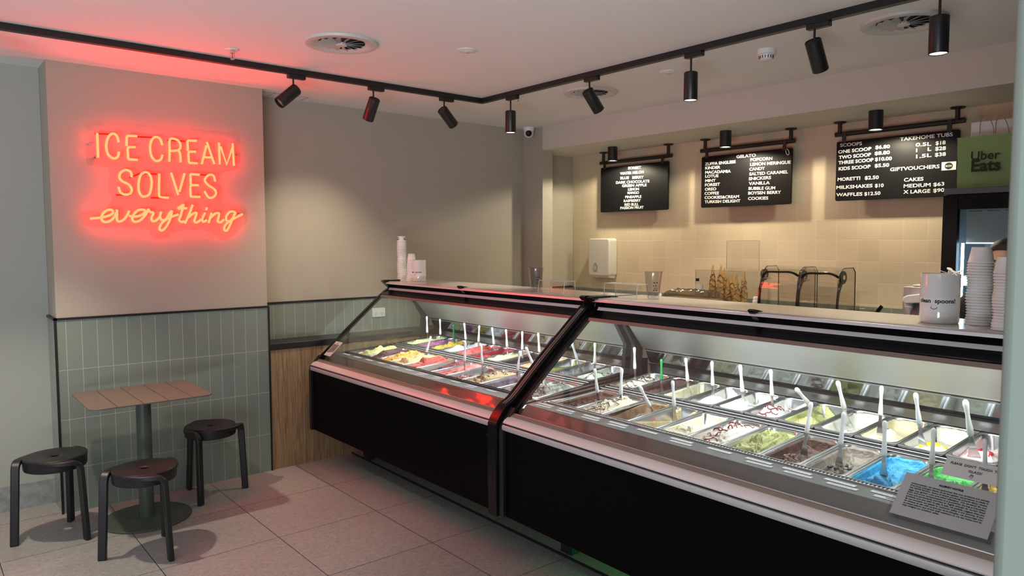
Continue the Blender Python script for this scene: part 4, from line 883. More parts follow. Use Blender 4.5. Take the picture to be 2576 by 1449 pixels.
# the two round printed marks of the top cup
tv = Vector((-pa.x, -pa.y, 0)).normalized(); base = math.atan2(tv.y, tv.x)
for da in (-.95, .95):
    bm = nb(); vs = []
    for k in range(24):
        a = 2*PI*k/24; ang = base+da+.0118*math.cos(a)/.0325; z = .0265+.0118*math.sin(a); r = .0345+(.0305-.0345)*(z-.005)/.037+.0007
        vs.append(bm.verts.new((r*math.cos(ang), r*math.sin(ang), z)))
    bm.faces.new(vs); o = obj('logo', bm, ink, top, local=True)
    bm = nb(); a0 = base+da; vs = []
    for z in (.0262, .0270):
        r = .0345+(.0305-.0345)*(z-.005)/.037+.0013
        vs.append([bm.verts.new((r*math.cos(a0+s*.19), r*math.sin(a0+s*.19), z)) for s in (-1, -.5, 0, .5, 1)])
    for k in range(4): bm.faces.new((vs[0][k], vs[0][k+1], vs[1][k+1], vs[1][k]))
    obj('lettering', bm, let_m, top, local=True)
pb = at(1034, 708, 'z', ZS); stack(pb.x-.005, pb.y, 16, .01105, cA2, 'small white paper cup nested in the lower stack beside the spoon crock', 'slightly tilted top cup of the lower stack beside the spoon crock', 'cups in the low oak-side stack', (1, 6))
pc = at(2461, 817, 'z', ZS); stack(pc.x, pc.y, 23, .0102, cB, 'white paper cup nested in the tall stack beside the clean spoons crock', 'topmost bare white cup of the tall stack beside the clean spoons crock', 'cups in the tall pillar-side stack', (1.3, 0))
pd = at(2530, 831, 'z', ZS); stack(pd.x, pd.y, 20, .0102, cB, 'white paper cup nested in the stack partly hidden by the sage pillar', 'topmost white cup of the stack partly hidden by the sage pillar', 'cups in the stack behind the pillar', (1.3, 0))
def crock(c, r, h, lab, tx, k, spoons):
    t = thing('spoon_crock', lab, 'container', (c.x, c.y, ZS))
    bm = nb(); lathe(bm, [(0, .0005), (r*.94, .0005), (r*.98, .004), (r, .012), (r, h-.004), (r*.985, h), (r*.95, h), (r*.94, h-.006), (r*.94, .02), (0, .02)], 48, (c.x, c.y, ZS), cap=False); obj('crock', bm, white_c, t, smooth=40)
    tv = Vector((-c.x, -c.y, 0)).normalized(); b = math.atan2(tv.y, tv.x)
    def wrap(me, rr, zz):
        for v in me.vertices: a = b+v.co.x/rr; v.co = Vector((c.x+(rr+v.co.z)*math.cos(a), c.y+(rr+v.co.z)*math.sin(a), ZS+zz+v.co.y))
    # paper band with handwriting
    bm = nb(); n = 18; w = r*1.3; g = [[bm.verts.new((-w+2*w*i/n, y, z)) for i in range(n+1)] for y, z in ((-.030*k, .0006), (.024*k, .0006))]
    for i in range(n): bm.faces.new((g[0][i], g[0][i+1], g[1][i+1], g[1][i]))
    me = bpy.data.meshes.new('paper_label'); bm.to_mesh(me); bm.free(); wrap(me, r, h*.40); lb = link('paper_label', me, mat('tape_paper', (.74, .74, .73), .45), t)
    me = textmesh('clean  spoons!', .03, 0); xs = [v.co.x for v in me.vertices]; sc = ((1.95 if k == 1 else 1.62)*r)/(max(xs)-min(xs))
    for v in me.vertices: v.co = Vector(((v.co.x-(max(xs)+min(xs))/2)*sc+tx*r, v.co.y*sc*.95+.004*k, .0012))
    wrap(me, r, h*.40); link('lettering', me, ink, lb)
    bm = nb(); s = .0105*k; ox = tx*r-.12*r
    for ex in (-.6, .6):
        tube(bm, [(ox+ex*s, -.006*k, .0012), (ox+ex*s+.0012, -.006*k, .0012)], .0011*k, 6)
    tube(bm, [(ox+s*math.cos(a), -.011*k+s*.75*math.sin(a), .0012) for a in [PI+PI*q/8 for q in range(9)]], .0010*k, 6)
    me = bpy.data.meshes.new('smile'); bm.to_mesh(me); bm.free(); wrap(me, r, h*.40); link('drawn_smile', me, ink, lb)
    return t
ca_ = at(1054, 708, 'z', ZS); crock(ca_, .0545, .163, 'white ceramic spoon crock beside the two small cup stacks on the oak-side shelf', -.45, .75, 0)
cb_ = at(2362, 811, 'z', ZS); crock(cb_, .0655, .183, 'big white crock with a handwritten clean spoons label on the pillar-side shelf', -.16, 1, 5)
for k, (dx, dy, a, e, z) in enumerate(((.0, -.03, .2, .62, .012), (.015, -.045, 1.2, .5, .016), (-.02, -.055, -.5, .7, .014), (.03, -.02, 2.1, .4, .01), (-.01, -.04, .7, 1.0, .022))):
    q = Vector((cb_.x+dx, cb_.y+dy, ZS+.172+z)); d = Vector((math.cos(a)*.9, math.sin(a)*.9, .30)).normalized()
    bm = nb(); pts = [q-d*.05, q-d*.02, q, q+d*.012, q+d*.024, q+d*.034]; bar(bm, pts, [.005, .005, .007, .015, .017, .008], [.0022]*6, (0, 0, 1))
    o = obj('plastic_spoon', bm, white_p, smooth=60, bevel=.001); tag(o, 'small white plastic spoon lying on top of the clean spoons crock', 'spoon', 'spoons in the crock')
def tumbler(c, lab, r, rt, h):
    t = thing('plastic_cup', lab, 'cup', (c.x, c.y, ZS), group='clear plastic cups')
    pr = [(0, .0006), (r, .0006), (r+.0005, .003)]+[(r+(rt-r)*k/8+(.0006 if k % 2 else 0), .003+(h-.009)*k/8) for k in range(1, 9)]+[(rt+.0025, h-.004), (rt+.0025, h), (rt, h), (rt-.002, h-.006)]+[(r+(rt-r)*k/8-.002, .003+(h-.009)*k/8) for k in range(8, 0, -1)]+[(0, .003)]
    bm = nb(); lathe(bm, pr, 36, (c.x, c.y, ZS), cap=False); obj('body', bm, glassmat('clear_plastic', (.90, .90, .90), 1.5, .05), t, smooth=40)
    tv = Vector((-c.x, -c.y, 0)).normalized(); b = math.atan2(tv.y, tv.x)+.35
    bm = nb()
    for k, (z, w) in enumerate(((.085, .3), (.068, .42), (.055, .2), (.045, .12))):
        rr = r+(rt-r)*(z/h)+.001
        for i in range(5):
            if (i+k) % 3 == 2: continue
            a = b-.3+i*.13; bm.faces.new([bm.verts.new((c.x+rr*math.cos(a+s*.05), c.y+rr*math.sin(a+s*.05), ZS+z+q)) for s, q in ((-1, 0), (1, 0), (1, .006), (-1, .006))])
    obj('print', bm, ink, t)
tumbler(at(1348, 733, 'z', ZS), 'clear plastic cup on the oak-side shelf beside a pink-lit acrylic stand', .030, .0455, .145)
tumbler(at(1643, 752, 'z', ZS), 'clear plastic cup on the pillar-side shelf beside an acrylic stand', .030, .0455, .145)
def acrylic_stand(c, yaw, ln, lab):
    t = thing('acrylic_stand', lab, 'display stand', (c.x, c.y, ZS), group='clear acrylic stands')
    R = Matrix.Translation((c.x, c.y, ZS+.0005)) @ Matrix.Rotation(yaw, 4, 'Z'); hw = ln/2
    sec = strip([(-.047, .002), (-.040, .074), (.040, .074), (.047, .002)], .003)
    bm = nb(); prism(bm, sec, -hw, hw, 'y'); bmesh.ops.transform(bm, matrix=R, verts=bm.verts); obj('body', bm, acrylic, t)
    ed = mat('acrylic_edge', (.72, .72, .70), .15, spec=.8)
    for y in (-hw, hw):
        bm = nb(); tube(bm, [(-.047, y, .002), (-.040, y, .072), (-.037, y, .075), (.037, y, .075), (.040, y, .072), (.047, y, .002)], .0016, 6); bmesh.ops.transform(bm, matrix=R, verts=bm.verts); obj('edge', bm, ed, t)
    bm = nb()
    for x in (-.040, .040): tube(bm, [(x, -hw, .0755), (x, hw, .0755)], .0013, 6)
    tube(bm, [(-.047, -hw, .002), (-.047, hw, .002)], .0012, 6); bmesh.ops.transform(bm, matrix=R, verts=bm.verts); obj('edge', bm, ed, t)
p = at(1400, 739, 'z', ZS); acrylic_stand(p, 0, .215, 'clear acrylic stand tinted pink on the oak-side shelf')
p = at(1574, 749, 'z', ZS); acrylic_stand(p, -TH, .235, 'clear acrylic stand on the pillar-side shelf beside a plastic cup')
# ---------------------------------------------------------------- notices on the glass
def gpt(case, u, v, lift=.004):
    a, b = (u-.004, glass_at(u-.004)), (u+.004, glass_at(u+.004)); return CASES[case] @ Vector((u, -v, glass_at(u)+lift))
def notice(name, case, u0, u1, v0, v1, lab, m, cat, sleeve=None, yaw=0, lift=.0035):
    A = gpt(case, u0, v1, lift); B = gpt(case, u0, v0, lift); Cc = gpt(case, u1, v0, lift); D = gpt(case, u1, v1, lift)
    t = thing(name, lab, cat, (A+B+Cc+D)/4)
    o0_ = (A+B+Cc+D)/4; xd = (A-B).normalized(); yd = (Cc-B); yd = (yd-xd*yd.dot(xd)).normalized(); n = xd.cross(yd).normalized()
    if n.z < 0: n = -n
    rt = Matrix.Rotation(yaw, 3, n); xd = rt @ xd; yd = rt @ yd; wx = (A-B).length/2; wy = (Cc-B).length/2
    def at2(x, y, z=0): return o0_+xd*(x*wx)+yd*(y*wy)+n*z
    def sheet(nm, sx, sy, z0, z1, m):
        bm = nb(); V = [bm.verts.new(at2(x, y, z)) for z in (z0, z1) for x, y in ((-sx, -sy), (sx, -sy), (sx, sy), (-sx, sy))]
        for f in ((0, 3, 2, 1), (4, 5, 6, 7), (0, 1, 5, 4), (1, 2, 6, 5), (2, 3, 7, 6), (3, 0, 4, 7)): bm.faces.new([V[i] for i in f])
        return obj(nm, bm, m, t)
    sheet('paper', 1, 1, 0, .0006, m)
    if sleeve: sheet('sleeve', 1.07, 1.12, -.0006, .0012, sleeve)
    return t, at2, n, wx, wy
T = ['Unfortunately, we cannot guarantee that our products are strictly', 'free from allergen traces as all the gelato we produce is made in', 'the SAME kitchen. Some of those products include dairy, wheat,', 'eggs, soy, gluten, nuts and other allergens. We certainly do our', 'best, but cross contamination is a possibility during production.', 'If you are particularly worried or highly allergic to certain food', 'products and you wish to play it safe, we politely suggest that you', 'do not consume our gelato as customer safety is our priority. If you', 'do choose to eat with us and you have allergies, we encourage you', 'to please inform one of our staff members so we can make sure to', 'help navigate our products safely.']
def fill_notice(t, at2, n, small=False):
    place_text('lettering', 'ALLERGY NOTICE', ink, t, at2(-.24, .70, .0015), at2(.26, .70, .0015), n, bold=.03, lift=.0004)
    for k, s in enumerate(T):
        y = .52-k*.106; x1 = .80 if k < 10 else -.02
        place_text('lettering', s, ink, t, at2(-.80, y, .0015), at2(x1, y, .0015), n, height=.0046 if not small else .0040, lift=.0004)
sleeve_m = glassmat('plastic_sleeve', (.86, .87, .87), 1.45, .15)
t, at2, n, wx, wy = notice('allergy_notice', 'B', .082, .194, 1.795, 2.055, 'printed allergy notice in a plastic sleeve on the glass beside the pillar', notice_paper, 'notice', sleeve_m, 0)
fill_notice(t, at2, n)
t, at2, n, wx, wy = notice('allergy_notice', 'A', .085, .185, .035, .135, 'pink-lit printed notice on the glass corner by the oak boarding', notice_paper, 'notice', None, 0)
fill_notice(t, at2, n, True)
t, at2, n, wx, wy = notice('handwritten_note', 'B', .210, .260, 1.885, 2.05, 'handwritten note with a drawn hand stuck above the printed notice', notice_paper, 'notice', None, .0)
place_text('lettering', 'PLEASE  DON\'T  TOUCH  THE', ink, t, at2(-.82, .30, .001), at2(.8, .30, .001), n, height=.008, lift=.0004)
place_text('lettering', 'GLASS!', ink, t, at2(-.18, -.22, .001), at2(.24, -.22, .001), n, height=.008, lift=.0004)
bm = nb(); tube(bm, [at2(-.06+.1*x, -.62+.22*y, .0012) for x, y in ((0, -.6), (-.5, .1), (-.3, .2), (-.1, .0), (-.15, 1), (.05, 1.05), (.1, .2), (.2, 1.1), (.4, 1.0), (.4, .1), (.6, .8), (.75, .7), (.6, -.4), (.3, -.8), (0, -.6))], .0005, 5); obj('drawn_hand', bm, ink, t)
# ---------------------------------------------------------------- wall fittings
t = thing('power_outlet', 'white double power outlet on the sage tiles above the black ledge', 'outlet', (2.935, 5.172, 1.04))
obj('plate', prism(nb(), rrect(.118, .074, .008, 4, 2.935, 1.039), 5.163, 5.1715, 'y'), white_p, t, bevel=.002)
for x in (-.029, .029):
    bm = nb(); cyl(bm, (2.935+x*.85, 5.163, 1.058), (2.935+x*.85, 5.160, 1.058), .0085, 16); obj('switch', bm, white_p, t, smooth=40)
    bm = nb()
    for dx, dz, r in ((-.006, .004, .5), (.006, .004, -.5), (0, -.009, 0)): bar(bm, [(2.935+x+dx-.0045*math.sin(r), 5.1622, 1.028+dz-.0045*math.cos(r)), (2.935+x+dx+.0045*math.sin(r), 5.1622, 1.028+dz+.0045*math.cos(r))], .0022, .002, (0, 1, 0))
    obj('socket', bm, ink, t)
t = thing('towel_dispenser', 'white paper towel dispenser mounted on the cream tiles', 'dispenser', (5.08, 4.69, 1.29))
bm = nb(); prism(bm, rrect(.268, .355, .030, 6, 4.690, 1.462), 5.015, 5.129, 'x'); obj('cover', bm, mat('dispenser_white', (.66, .64, .58), .3), t, bevel=.012, seg=3)
bm = nb(); prism(bm, [(5.03, 1.293), (5.035, 1.272), (5.12, 1.262), (5.128, 1.293)], 4.575, 4.805); obj('tray', bm, mat('dispenser_white', (0, 0, 0)), t, bevel=.004)
bm = nb(); P = [(5.0135, 4.725+.021*math.cos(a), 1.372+.032*math.sin(a)) for a in [2*PI*k/24 for k in range(25)]]; tube(bm, P, .003, 6); obj('window', bm, mat('dispenser_grey', (.25, .24, .22), .4), t)
obj('print', box(nb(), 5.0138, 5.0148, 4.70, 4.75, 1.326, 1.329), mat('dispenser_grey', (0, 0, 0)), t)
# ---------------------------------------------------------------- things on the back bench
ZB = .9253
def blender(x, y0, y1, lab):
    t = thing('blender', lab, 'blender', (x, (y0+y1)/2, ZB), group='enclosed bar blenders')
    smoke = glassmat('smoked_cover', (.95, .94, .93), 1.5); ym = (y0+y1)/2
    prof = [(x-.10, 1.06), (x-.115, 1.20), (x-.112, 1.33), (x-.085, 1.405), (x-.03, 1.432), (x+.10, 1.432), (x+.13, 1.40), (x+.135, 1.06)]
    bm = nb(); prism(bm, strip(prof, -.004), y0, y1)
    prism(bm, prof, y0, y0+.004); prism(bm, prof, y1-.004, y1); obj('cover', bm, smoke, t, smooth=35)
    for yy in (y0, y1):
        bm = nb(); tube(bm, [(a, yy, b) for a, b in prof], .0035, 6); obj('cover_rim', bm, mat('smoked_rim', (.10, .09, .08), .12), t, smooth=60)
    obj('base', box(nb(), x-.10, x+.15, y0+.01, y1-.01, ZB, 1.06), black_g, t, bevel=.01)
    bm = nb(); prism(bm, [(x-.155, 1.06), (x-.15, 1.09), (x-.10, 1.10), (x-.10, 1.06)], y0+.04, y1-.12); obj('control_panel', bm, black_g, t, bevel=.004)
    bm = nb(); tube(bm, smoothpath([(x-.12, y0+.05, 1.10), (x-.125, y0+.055, 1.145), (x-.125, y0+.09, 1.16), (x-.125, y1-.15, 1.16)], 5), .004, 8); obj('lever', bm, black_g, t, smooth=60)
    arm = mat('smoked_black_arm', (.02, .018, .016), .15)
    for y, s in ((y0-.004, 1), (y1+.004, -1)):
        P = smoothpath([(x-.128, y, 1.06), (x-.126, y, 1.17), (x-.112, y, 1.265), (x-.085, y, 1.325), (x-.06, y, 1.36)], 6)
        bm = nb(); bar(bm, P, [.010]*len(P), [.014+.03*(i/len(P))**2 for i in range(len(P))], (1, 0, 0)); obj('arm', bm, arm, t, smooth=50)
        bm = nb(); lathe(bm, [(.0, -.007), (.042, -.007), (.044, 0), (.042, .007), (0, .007)], 28, (x-.055, y, 1.372), (0, 1, 0), cap=False); obj('pivot', bm, arm, t, smooth=40)
        bm = nb(); lathe(bm, [(.0, -.009), (.016, -.009), (.016, .009), (0, .009)], 16, (x-.055, y, 1.372), (0, 1, 0), cap=False); obj('pivot_cap', bm, chrome, t, smooth=40)
    bm = nb(); bar(bm, smoothpath([(x-.09, y1, 1.36), (x-.105, y1-.05, 1.392), (x-.105, ym, 1.396), (x-.105, y0+.05, 1.396), (x-.09, y0, 1.37)], 5), .014, .018, (1, 0, 0)); obj('crossbar', bm, arm, t, smooth=50)
    bm = nb(); lathe(bm, [(.055, 1.07), (.062, 1.20), (.072, 1.30)], 20, (x+.02, ym, 0)); obj('jug', bm, smoke, t, smooth=40)
    obj('badge', box(nb(), x-.121, x-.117, y1-.075, y1-.035, 1.347, 1.356), mat('dispenser_grey', (0, 0, 0)), t)
blender(4.80, 2.525, 2.805, 'smoky enclosed bar blender beside the cone box')
blender(4.78, 2.235, 2.500, 'smoky enclosed bar blender beside the white bowl')
# waffle cones in a clear box with its lid up
t = thing('cone_box', 'clear acrylic box with raised lid holding the waffle cones', 'box', (4.85, 3.18, ZB))
for nm, d in (('panel', (4.82, 4.823, 3.014, 3.456, ZB, 1.384)), ('panel', (5.04, 5.043, 3.014, 3.456, ZB, 1.384)), ('panel', (4.823, 5.04, 3.014, 3.017, ZB, 1.384)), ('panel', (4.823, 5.04, 3.453, 3.456, ZB, 1.384)), ('lid', (5.045, 5.048, 3.034, 3.324, 1.386, 1.617))):
    obj(nm, box(nb(), *d), acrylic, t)
ed = MATS['acrylic_edge']; edk = mat('acrylic_brown_edge', (.22, .17, .11), .3)  # dark brown edge lines for the cone box
bm = nb()
for P in ([(4.821, 3.456, ZB), (4.821, 3.456, 1.384), (4.821, 3.015, 1.384), (4.821, 3.015, ZB)], [(5.046, 3.324, 1.386), (5.046, 3.324, 1.615), (5.046, 3.035, 1.615), (5.046, 3.035, 1.386)]): tube(bm, P, .0018, 5)
obj('edge', bm, edk, t)
bm = nb(); box(bm, 4.812, 4.8198, 3.42, 3.447, 1.295, 1.318); obj('hinge', bm, black, t)
waf = gmat('waffle', (.62, .40, .16), (.45, .26, .09), 40, .6); wl = mat('cone_chocolate', (.10, .05, .02), .4)
for k, (px, tz, bw, bx) in enumerate(((1793, 1.435, .036, 4.88), (1813, 1.431, .040, 4.87), (1822, 1.408, .038, 4.96), (1832, 1.342, .042, 4.88), (1852, 1.366, .044, 4.87), (1872, 1.386, .036, 4.94), (1840, 1.366, .036, 4.98))):
    p = at(px, 700, 'x', bx); zt = tz; ht = .27; t2 = thing('waffle_cone', 'upside-down waffle cone with chocolate lines standing in the clear box', 'cone', (bx, p.y, zt-ht), group='waffle cones in the clear box')
    bm = nb(); seg = 20; rings = []
    for j in range(11):
        s = j/10; r = .003+(bw-.003)*s**.85; z = zt-ht*s
        rings.append([bm.verts.new((bx+r*math.cos(a)*(1+.05*math.sin(a+3*s)), p.y+r*math.sin(a)*(1+.04*math.sin(2*a)), z)) for a in [2*PI*q/seg for q in range(seg)]])
    for a, b in zip(rings, rings[1:]):
        for q in range(seg): bm.faces.new((a[q], a[(q+1) % seg], b[(q+1) % seg], b[q]))
    bm.faces.new(rings[0]); bm.faces.new(rings[-1]); obj('wafer', bm, waf, t2, smooth=60)
    bm = nb()
    for w in range(5):
        s0 = .35+.13*w; P = []
        for q in range(17):
            a = PI*.55+q/16*PI*1.2; s = s0+.05*math.sin(q*.5+w*1.3+k); r = (.003+(bw-.003)*s**.85)+.0012; P.append((bx+r*math.cos(a), p.y+r*math.sin(a), zt-ht*s))
        tube(bm, P, .0019, 5)
    obj('chocolate_line', bm, wl, t2)
# wrapped tub, bottle lids, little card, bowl, dispenser
film = glassmat('cling_film', (.80, .77, .72), 1.7, .12)
t = thing('wrapped_tub', 'low tub covered with crinkled clear film beside the cone box', 'tub', (4.68, 3.40, ZB))
obj('tub', prism(nb(), [(3.17, ZB), (3.64, ZB), (3.64, 1.17), (3.17, 1.17)], 4.655, 4.80, 'x'), mat('tub_taupe', (.42, .34, .25), .5), t, bevel=.02)
bm = nb(); bmesh.ops.create_grid(bm, x_segments=44, y_segments=22, size=1)
for v in bm.verts:
    a, b = v.co.x, v.co.y; e = max(abs(a)**6, abs(b)**6); k = noise.noise(Vector((a*7, b*5, 0)))*.014+(1-abs(noise.noise(Vector((a*6+4, b*4, 3)))))*.010
    v.co = Vector((4.728+b*.085, 3.405+a*.285, 1.225-.11*e+k*(1-.3*e)))
o = obj('film', bm, film, t, smooth=180); md = o.modifiers.new('thick', 'SOLIDIFY'); md.thickness = .0008
for px, x, lab in ((1902, 4.78, 'small white ribbed bottle cap between the cone box and a blender'), (1660, 4.70, 'small white cap showing beside the wrapped tub')):
    p = at(px, 770 if px > 1800 else 745, 'x', x); k = 1 if px > 1800 else .6; zt = 1.205 if px > 1800 else 1.19
    t = thing('cap_bottle', lab, 'bottle', (x, p.y, ZB))
    bm = nb(); lathe(bm, [(.036*k, ZB), (.036*k, 1.12), (.030*k, 1.135)], 20, (x, p.y, 0)); obj('bottle', bm, white_p, t, smooth=40)
    bm = nb(); lathe(bm, [(.032*k, 1.13), (.030*k, 1.155), (.026*k, 1.158), (.026*k, 1.175), (.022*k, 1.178), (.022*k, zt-.004), (.019*k, zt)], 20, (x, p.y, 0)); obj('screw_cap', bm, white_p, t, smooth=40)
p = at(1759, 727, 'x', 4.95); o = obj('price_card', box(nb(), 4.945, 4.948, p.y-.04, p.y+.04, ZB, 1.262), white_paper); tag(o, 'little white card standing behind the wrapped tub', 'card')
p = at(2163, 785, 'x', 4.72); p.y -= .02
t = thing('mixing_bowl', 'shallow white bowl on the back bench beside the blender', 'bowl', (4.72, p.y, ZB))
bm = nb(); lathe(bm, [(0, 1.02), (.05, 1.02), (.09, 1.08), (.104, 1.165), (.112, 1.17), (.112, 1.174), (.102, 1.172), (.085, 1.09), (.045, 1.03), (0, 1.03)], 40, (4.72, p.y, 0), cap=False); obj('bowl', bm, glassmat('milky_plastic', (.82, .80, .76), 1.6, .2), t, smooth=50)
bm = nb(); lathe(bm, [(.06, ZB), (.06, 1.02)], 24, (4.72, p.y, 0)); obj('stand', bm, white_p, t)
bm = nb(); bar(bm, [(4.70, p.y-.05, 1.10), (4.69, p.y-.13, 1.205)], .022, .010, (1, 0, 0)); o = obj('ladle', bm, black_g, bevel=.003); tag(o, 'black handle of a scoop resting in the white bowl', 'scoop')
t = thing('soft_serve_dispenser', 'steel dispenser box with a white tap, beside the clean spoons crock', 'dispenser', (4.72, 1.76, ZB))
obj('body', box(nb(), 4.70, 4.98, 1.62, 1.845, ZB, 1.333), steel, t, bevel=.004)
bm = nb(); box(bm, 4.72, 4.96, 1.66, 1.80, 1.334, 1.345); obj('lid', bm, white_p, t, bevel=.004)
bm = nb(); prism(bm, [(1.70, 1.30), (1.79, 1.285), (1.812, 1.27), (1.812, 1.245), (1.79, 1.235), (1.70, 1.245)], 4.61, 4.70, 'x'); obj('tap', bm, white_p, t, bevel=.006)
bm = nb(); lathe(bm, [(.030, 1.238), (.030, 1.222), (.024, 1.22), (.028, 1.215), (.024, 1.205), (.012, 1.18), (.006, 1.165)], 18, (4.655, 1.787, 0)); obj('nozzle', bm, mat('pale_nozzle', (.7, .74, .78), .3), t, smooth=40)
# ---------------------------------------------------------------- drinks fridge, bags on top, person
XF = 4.45; Y1 = 1.545; Y0 = .82
t = thing('drinks_fridge', 'tall black glass-door drinks fridge lit blue inside', 'fridge', (4.75, 1.2, 0))
bm = nb(); box(bm, XF+.02, 5.05, Y1-.03, Y1, .08, 1.865); box(bm, XF+.02, 5.05, Y0, Y0+.03, .08, 1.865); box(bm, 5.02, 5.05, Y0+.03, Y1-.03, .08, 1.865); box(bm, XF+.02, 5.02, Y0+.03, Y1-.03, 1.82, 1.865); box(bm, XF+.02, 5.02, Y0+.03, Y1-.03, .08, .16)
fb = mat('fridge_black', (.005, .005, .006), .55, spec=.15); obj('cabinet', bm, fb, t)
obj('top_cap', box(nb(), XF-.005, 5.05, Y0-.005, Y1+.004, 1.866, 1.90), mat('dark_grey_cap', (.10, .10, .105), .35, .5), t, bevel=.003)
bm = nb(); box(bm, XF-.02, XF+.018, Y1-.075, Y1, .10, 1.863); box(bm, XF-.02, XF+.018, Y0, Y0+.06, .10, 1.863); box(bm, XF-.02, XF+.018, Y0+.06, Y1-.075, 1.785, 1.863); box(bm, XF-.02, XF+.018, Y0+.06, Y1-.075, .10, .20)
obj('door', bm, fb, t, bevel=.002)
obj('door_glass', box(nb(), XF-.004, XF+.004, Y0+.06, Y1-.075, .20, 1.785), glass, t)
inn = mat('fridge_lining', (.30, .36, .42), .35)
bm = nb(); box(bm, 4.98, 5.015, Y0+.031, Y1-.031, .17, 1.80); box(bm, XF+.05, 4.98, Y1-.045, Y1-.031, .17, 1.80); obj('lining', bm, inn, t)
bm = nb(); prism(bm, [(XF+.03, 1.79), (XF+.05, 1.60), (XF+.06, 1.60), (XF+.30, 1.70), (XF+.30, 1.79)], Y0+.04, Y1-.10); obj('fan_cover', bm, mat('fridge_cover', (.16, .19, .21), .4, .2), t)
bm = nb()
for k in range(5): box(bm, XF+.026, XF+.034, Y1-.175-k*.085, Y1-.115-k*.085, 1.772, 1.777)
obj('vent_slot', bm, ink, t)
obj('led_strip', box(nb(), XF+.03, XF+.042, Y1-.094, Y1-.083, .25, 1.60), mat('fridge_led', (.9, .9, .9), .3, emit=(.55, .80, 1), estr=16), t)
obj('cover_trim', box(nb(), XF+.047, XF+.055, Y0+.04, Y1-.10, 1.597, 1.603), mat('fridge_trim_led', (.9, .9, .9), .3, emit=(.6, .82, 1), estr=2.2), t)
for z in (1.40, 1.17, .92, .66):
    obj('shelf', box(nb(), XF+.07, 4.97, Y0+.05, Y1-.09, z-.005, z), glass, t)
    bm = nb(); prism(bm, [(XF+.045, z+.02), (XF+.045, z-.035), (XF+.06, z-.035), (XF+.10, z), (XF+.10, z+.02)], Y1-.125, Y1-.085); obj('bracket', bm, mat('pale_bracket', (.62, .74, .82), .3), t)
obj('kick_plate', box(nb(), XF+.03, 5.04, Y0+.01, Y1-.01, 0, .08), black, t)
lamp('fridge_light', 'AREA', (XF+.10, Y1-.13, 1.0), 4, (.55, .80, 1), aim=(.5, -1, 0), shape='RECTANGLE', size=.05, size_y=1.2)
# carrier bags on the fridge
kg = mat('green_kraft_paper', (.25, .39, .15), .75, bump=.15, bscale=14)
t = thing('paper_carrier_bag', 'green paper carrier bag with dark lettering on top of the fridge', 'bag', (4.62, 1.36, 1.9005))
bm = nb(); bmesh.ops.create_grid(bm, x_segments=22, y_segments=20, size=1)
fr = {}
for v in bm.verts:
    a, b = v.co.x, v.co.y; f = noise.noise(Vector((a*2.3, b*3, 1)))*.009+(1-abs(noise.noise(Vector((a*3+2, b*1.3, 5)))))*.005
    v.co = Vector((4.585+.0*b+f+(.006*b), 1.355-a*.180*(1+.03*b), 1.901+(b+1)/2*(.292)))
ext = bmesh.ops.extrude_face_region(bm, geom=list(bm.faces)); vs = [e for e in ext['geom'] if isinstance(e, bmesh.types.BMVert)]
bmesh.ops.translate(bm, verts=vs, vec=(.11, 0, 0)); obj('body', bm, kg, t, smooth=60)
wd = at(1980+1490*.31058, 200+655*.31058, 'x', 4.572); w2 = at(1980+1725*.31058, 200+640*.31058, 'x', 4.572)
dk = mat('dark_green_print', (.012, .028, .010), .7)
place_text('lettering', 'Uber', dk, t, wd, w2, (-1, 0, 0), bold=.012, lift=.004)
wd = at(1980+1492*.31058, 200+745*.31058, 'x', 4.572); w2 = at(1980+1730*.31058, 200+732*.31058, 'x', 4.572)
place_text('lettering', 'Eats', dk, t, wd, w2, (-1, 0, 0), bold=.03, lift=.004)
cord = mat('twisted_paper_cord', (.40, .30, .18), .7)
for x0, x1, dx in ((1562, 1676, .0), (1688, 1797, .03)):
    pts = [at(1980+x*.31058, 200+y*.31058, 'x', 4.60+dx) for x, y in ((x0, 440), (x0+3, 360), (x0+18, 312), ((x0+x1)/2-8, 292), (x1-30, 325), (x1-6, 385), (x1, 440))]
    bm = nb(); tube(bm, smoothpath(pts, 4), .0022, 6); obj('handle', bm, cord, t, smooth=60)
p0 = at(2446, 345, 'x', 4.78); p1 = at(2446, 310, 'x', 4.78)
o = obj('paper_bag', box(nb(), 4.75, 4.86, .98, p0.y, 1.9005, p1.z), white_paper, bevel=.004); tag(o, 'plain white paper bag standing behind the green carrier bag', 'bag')
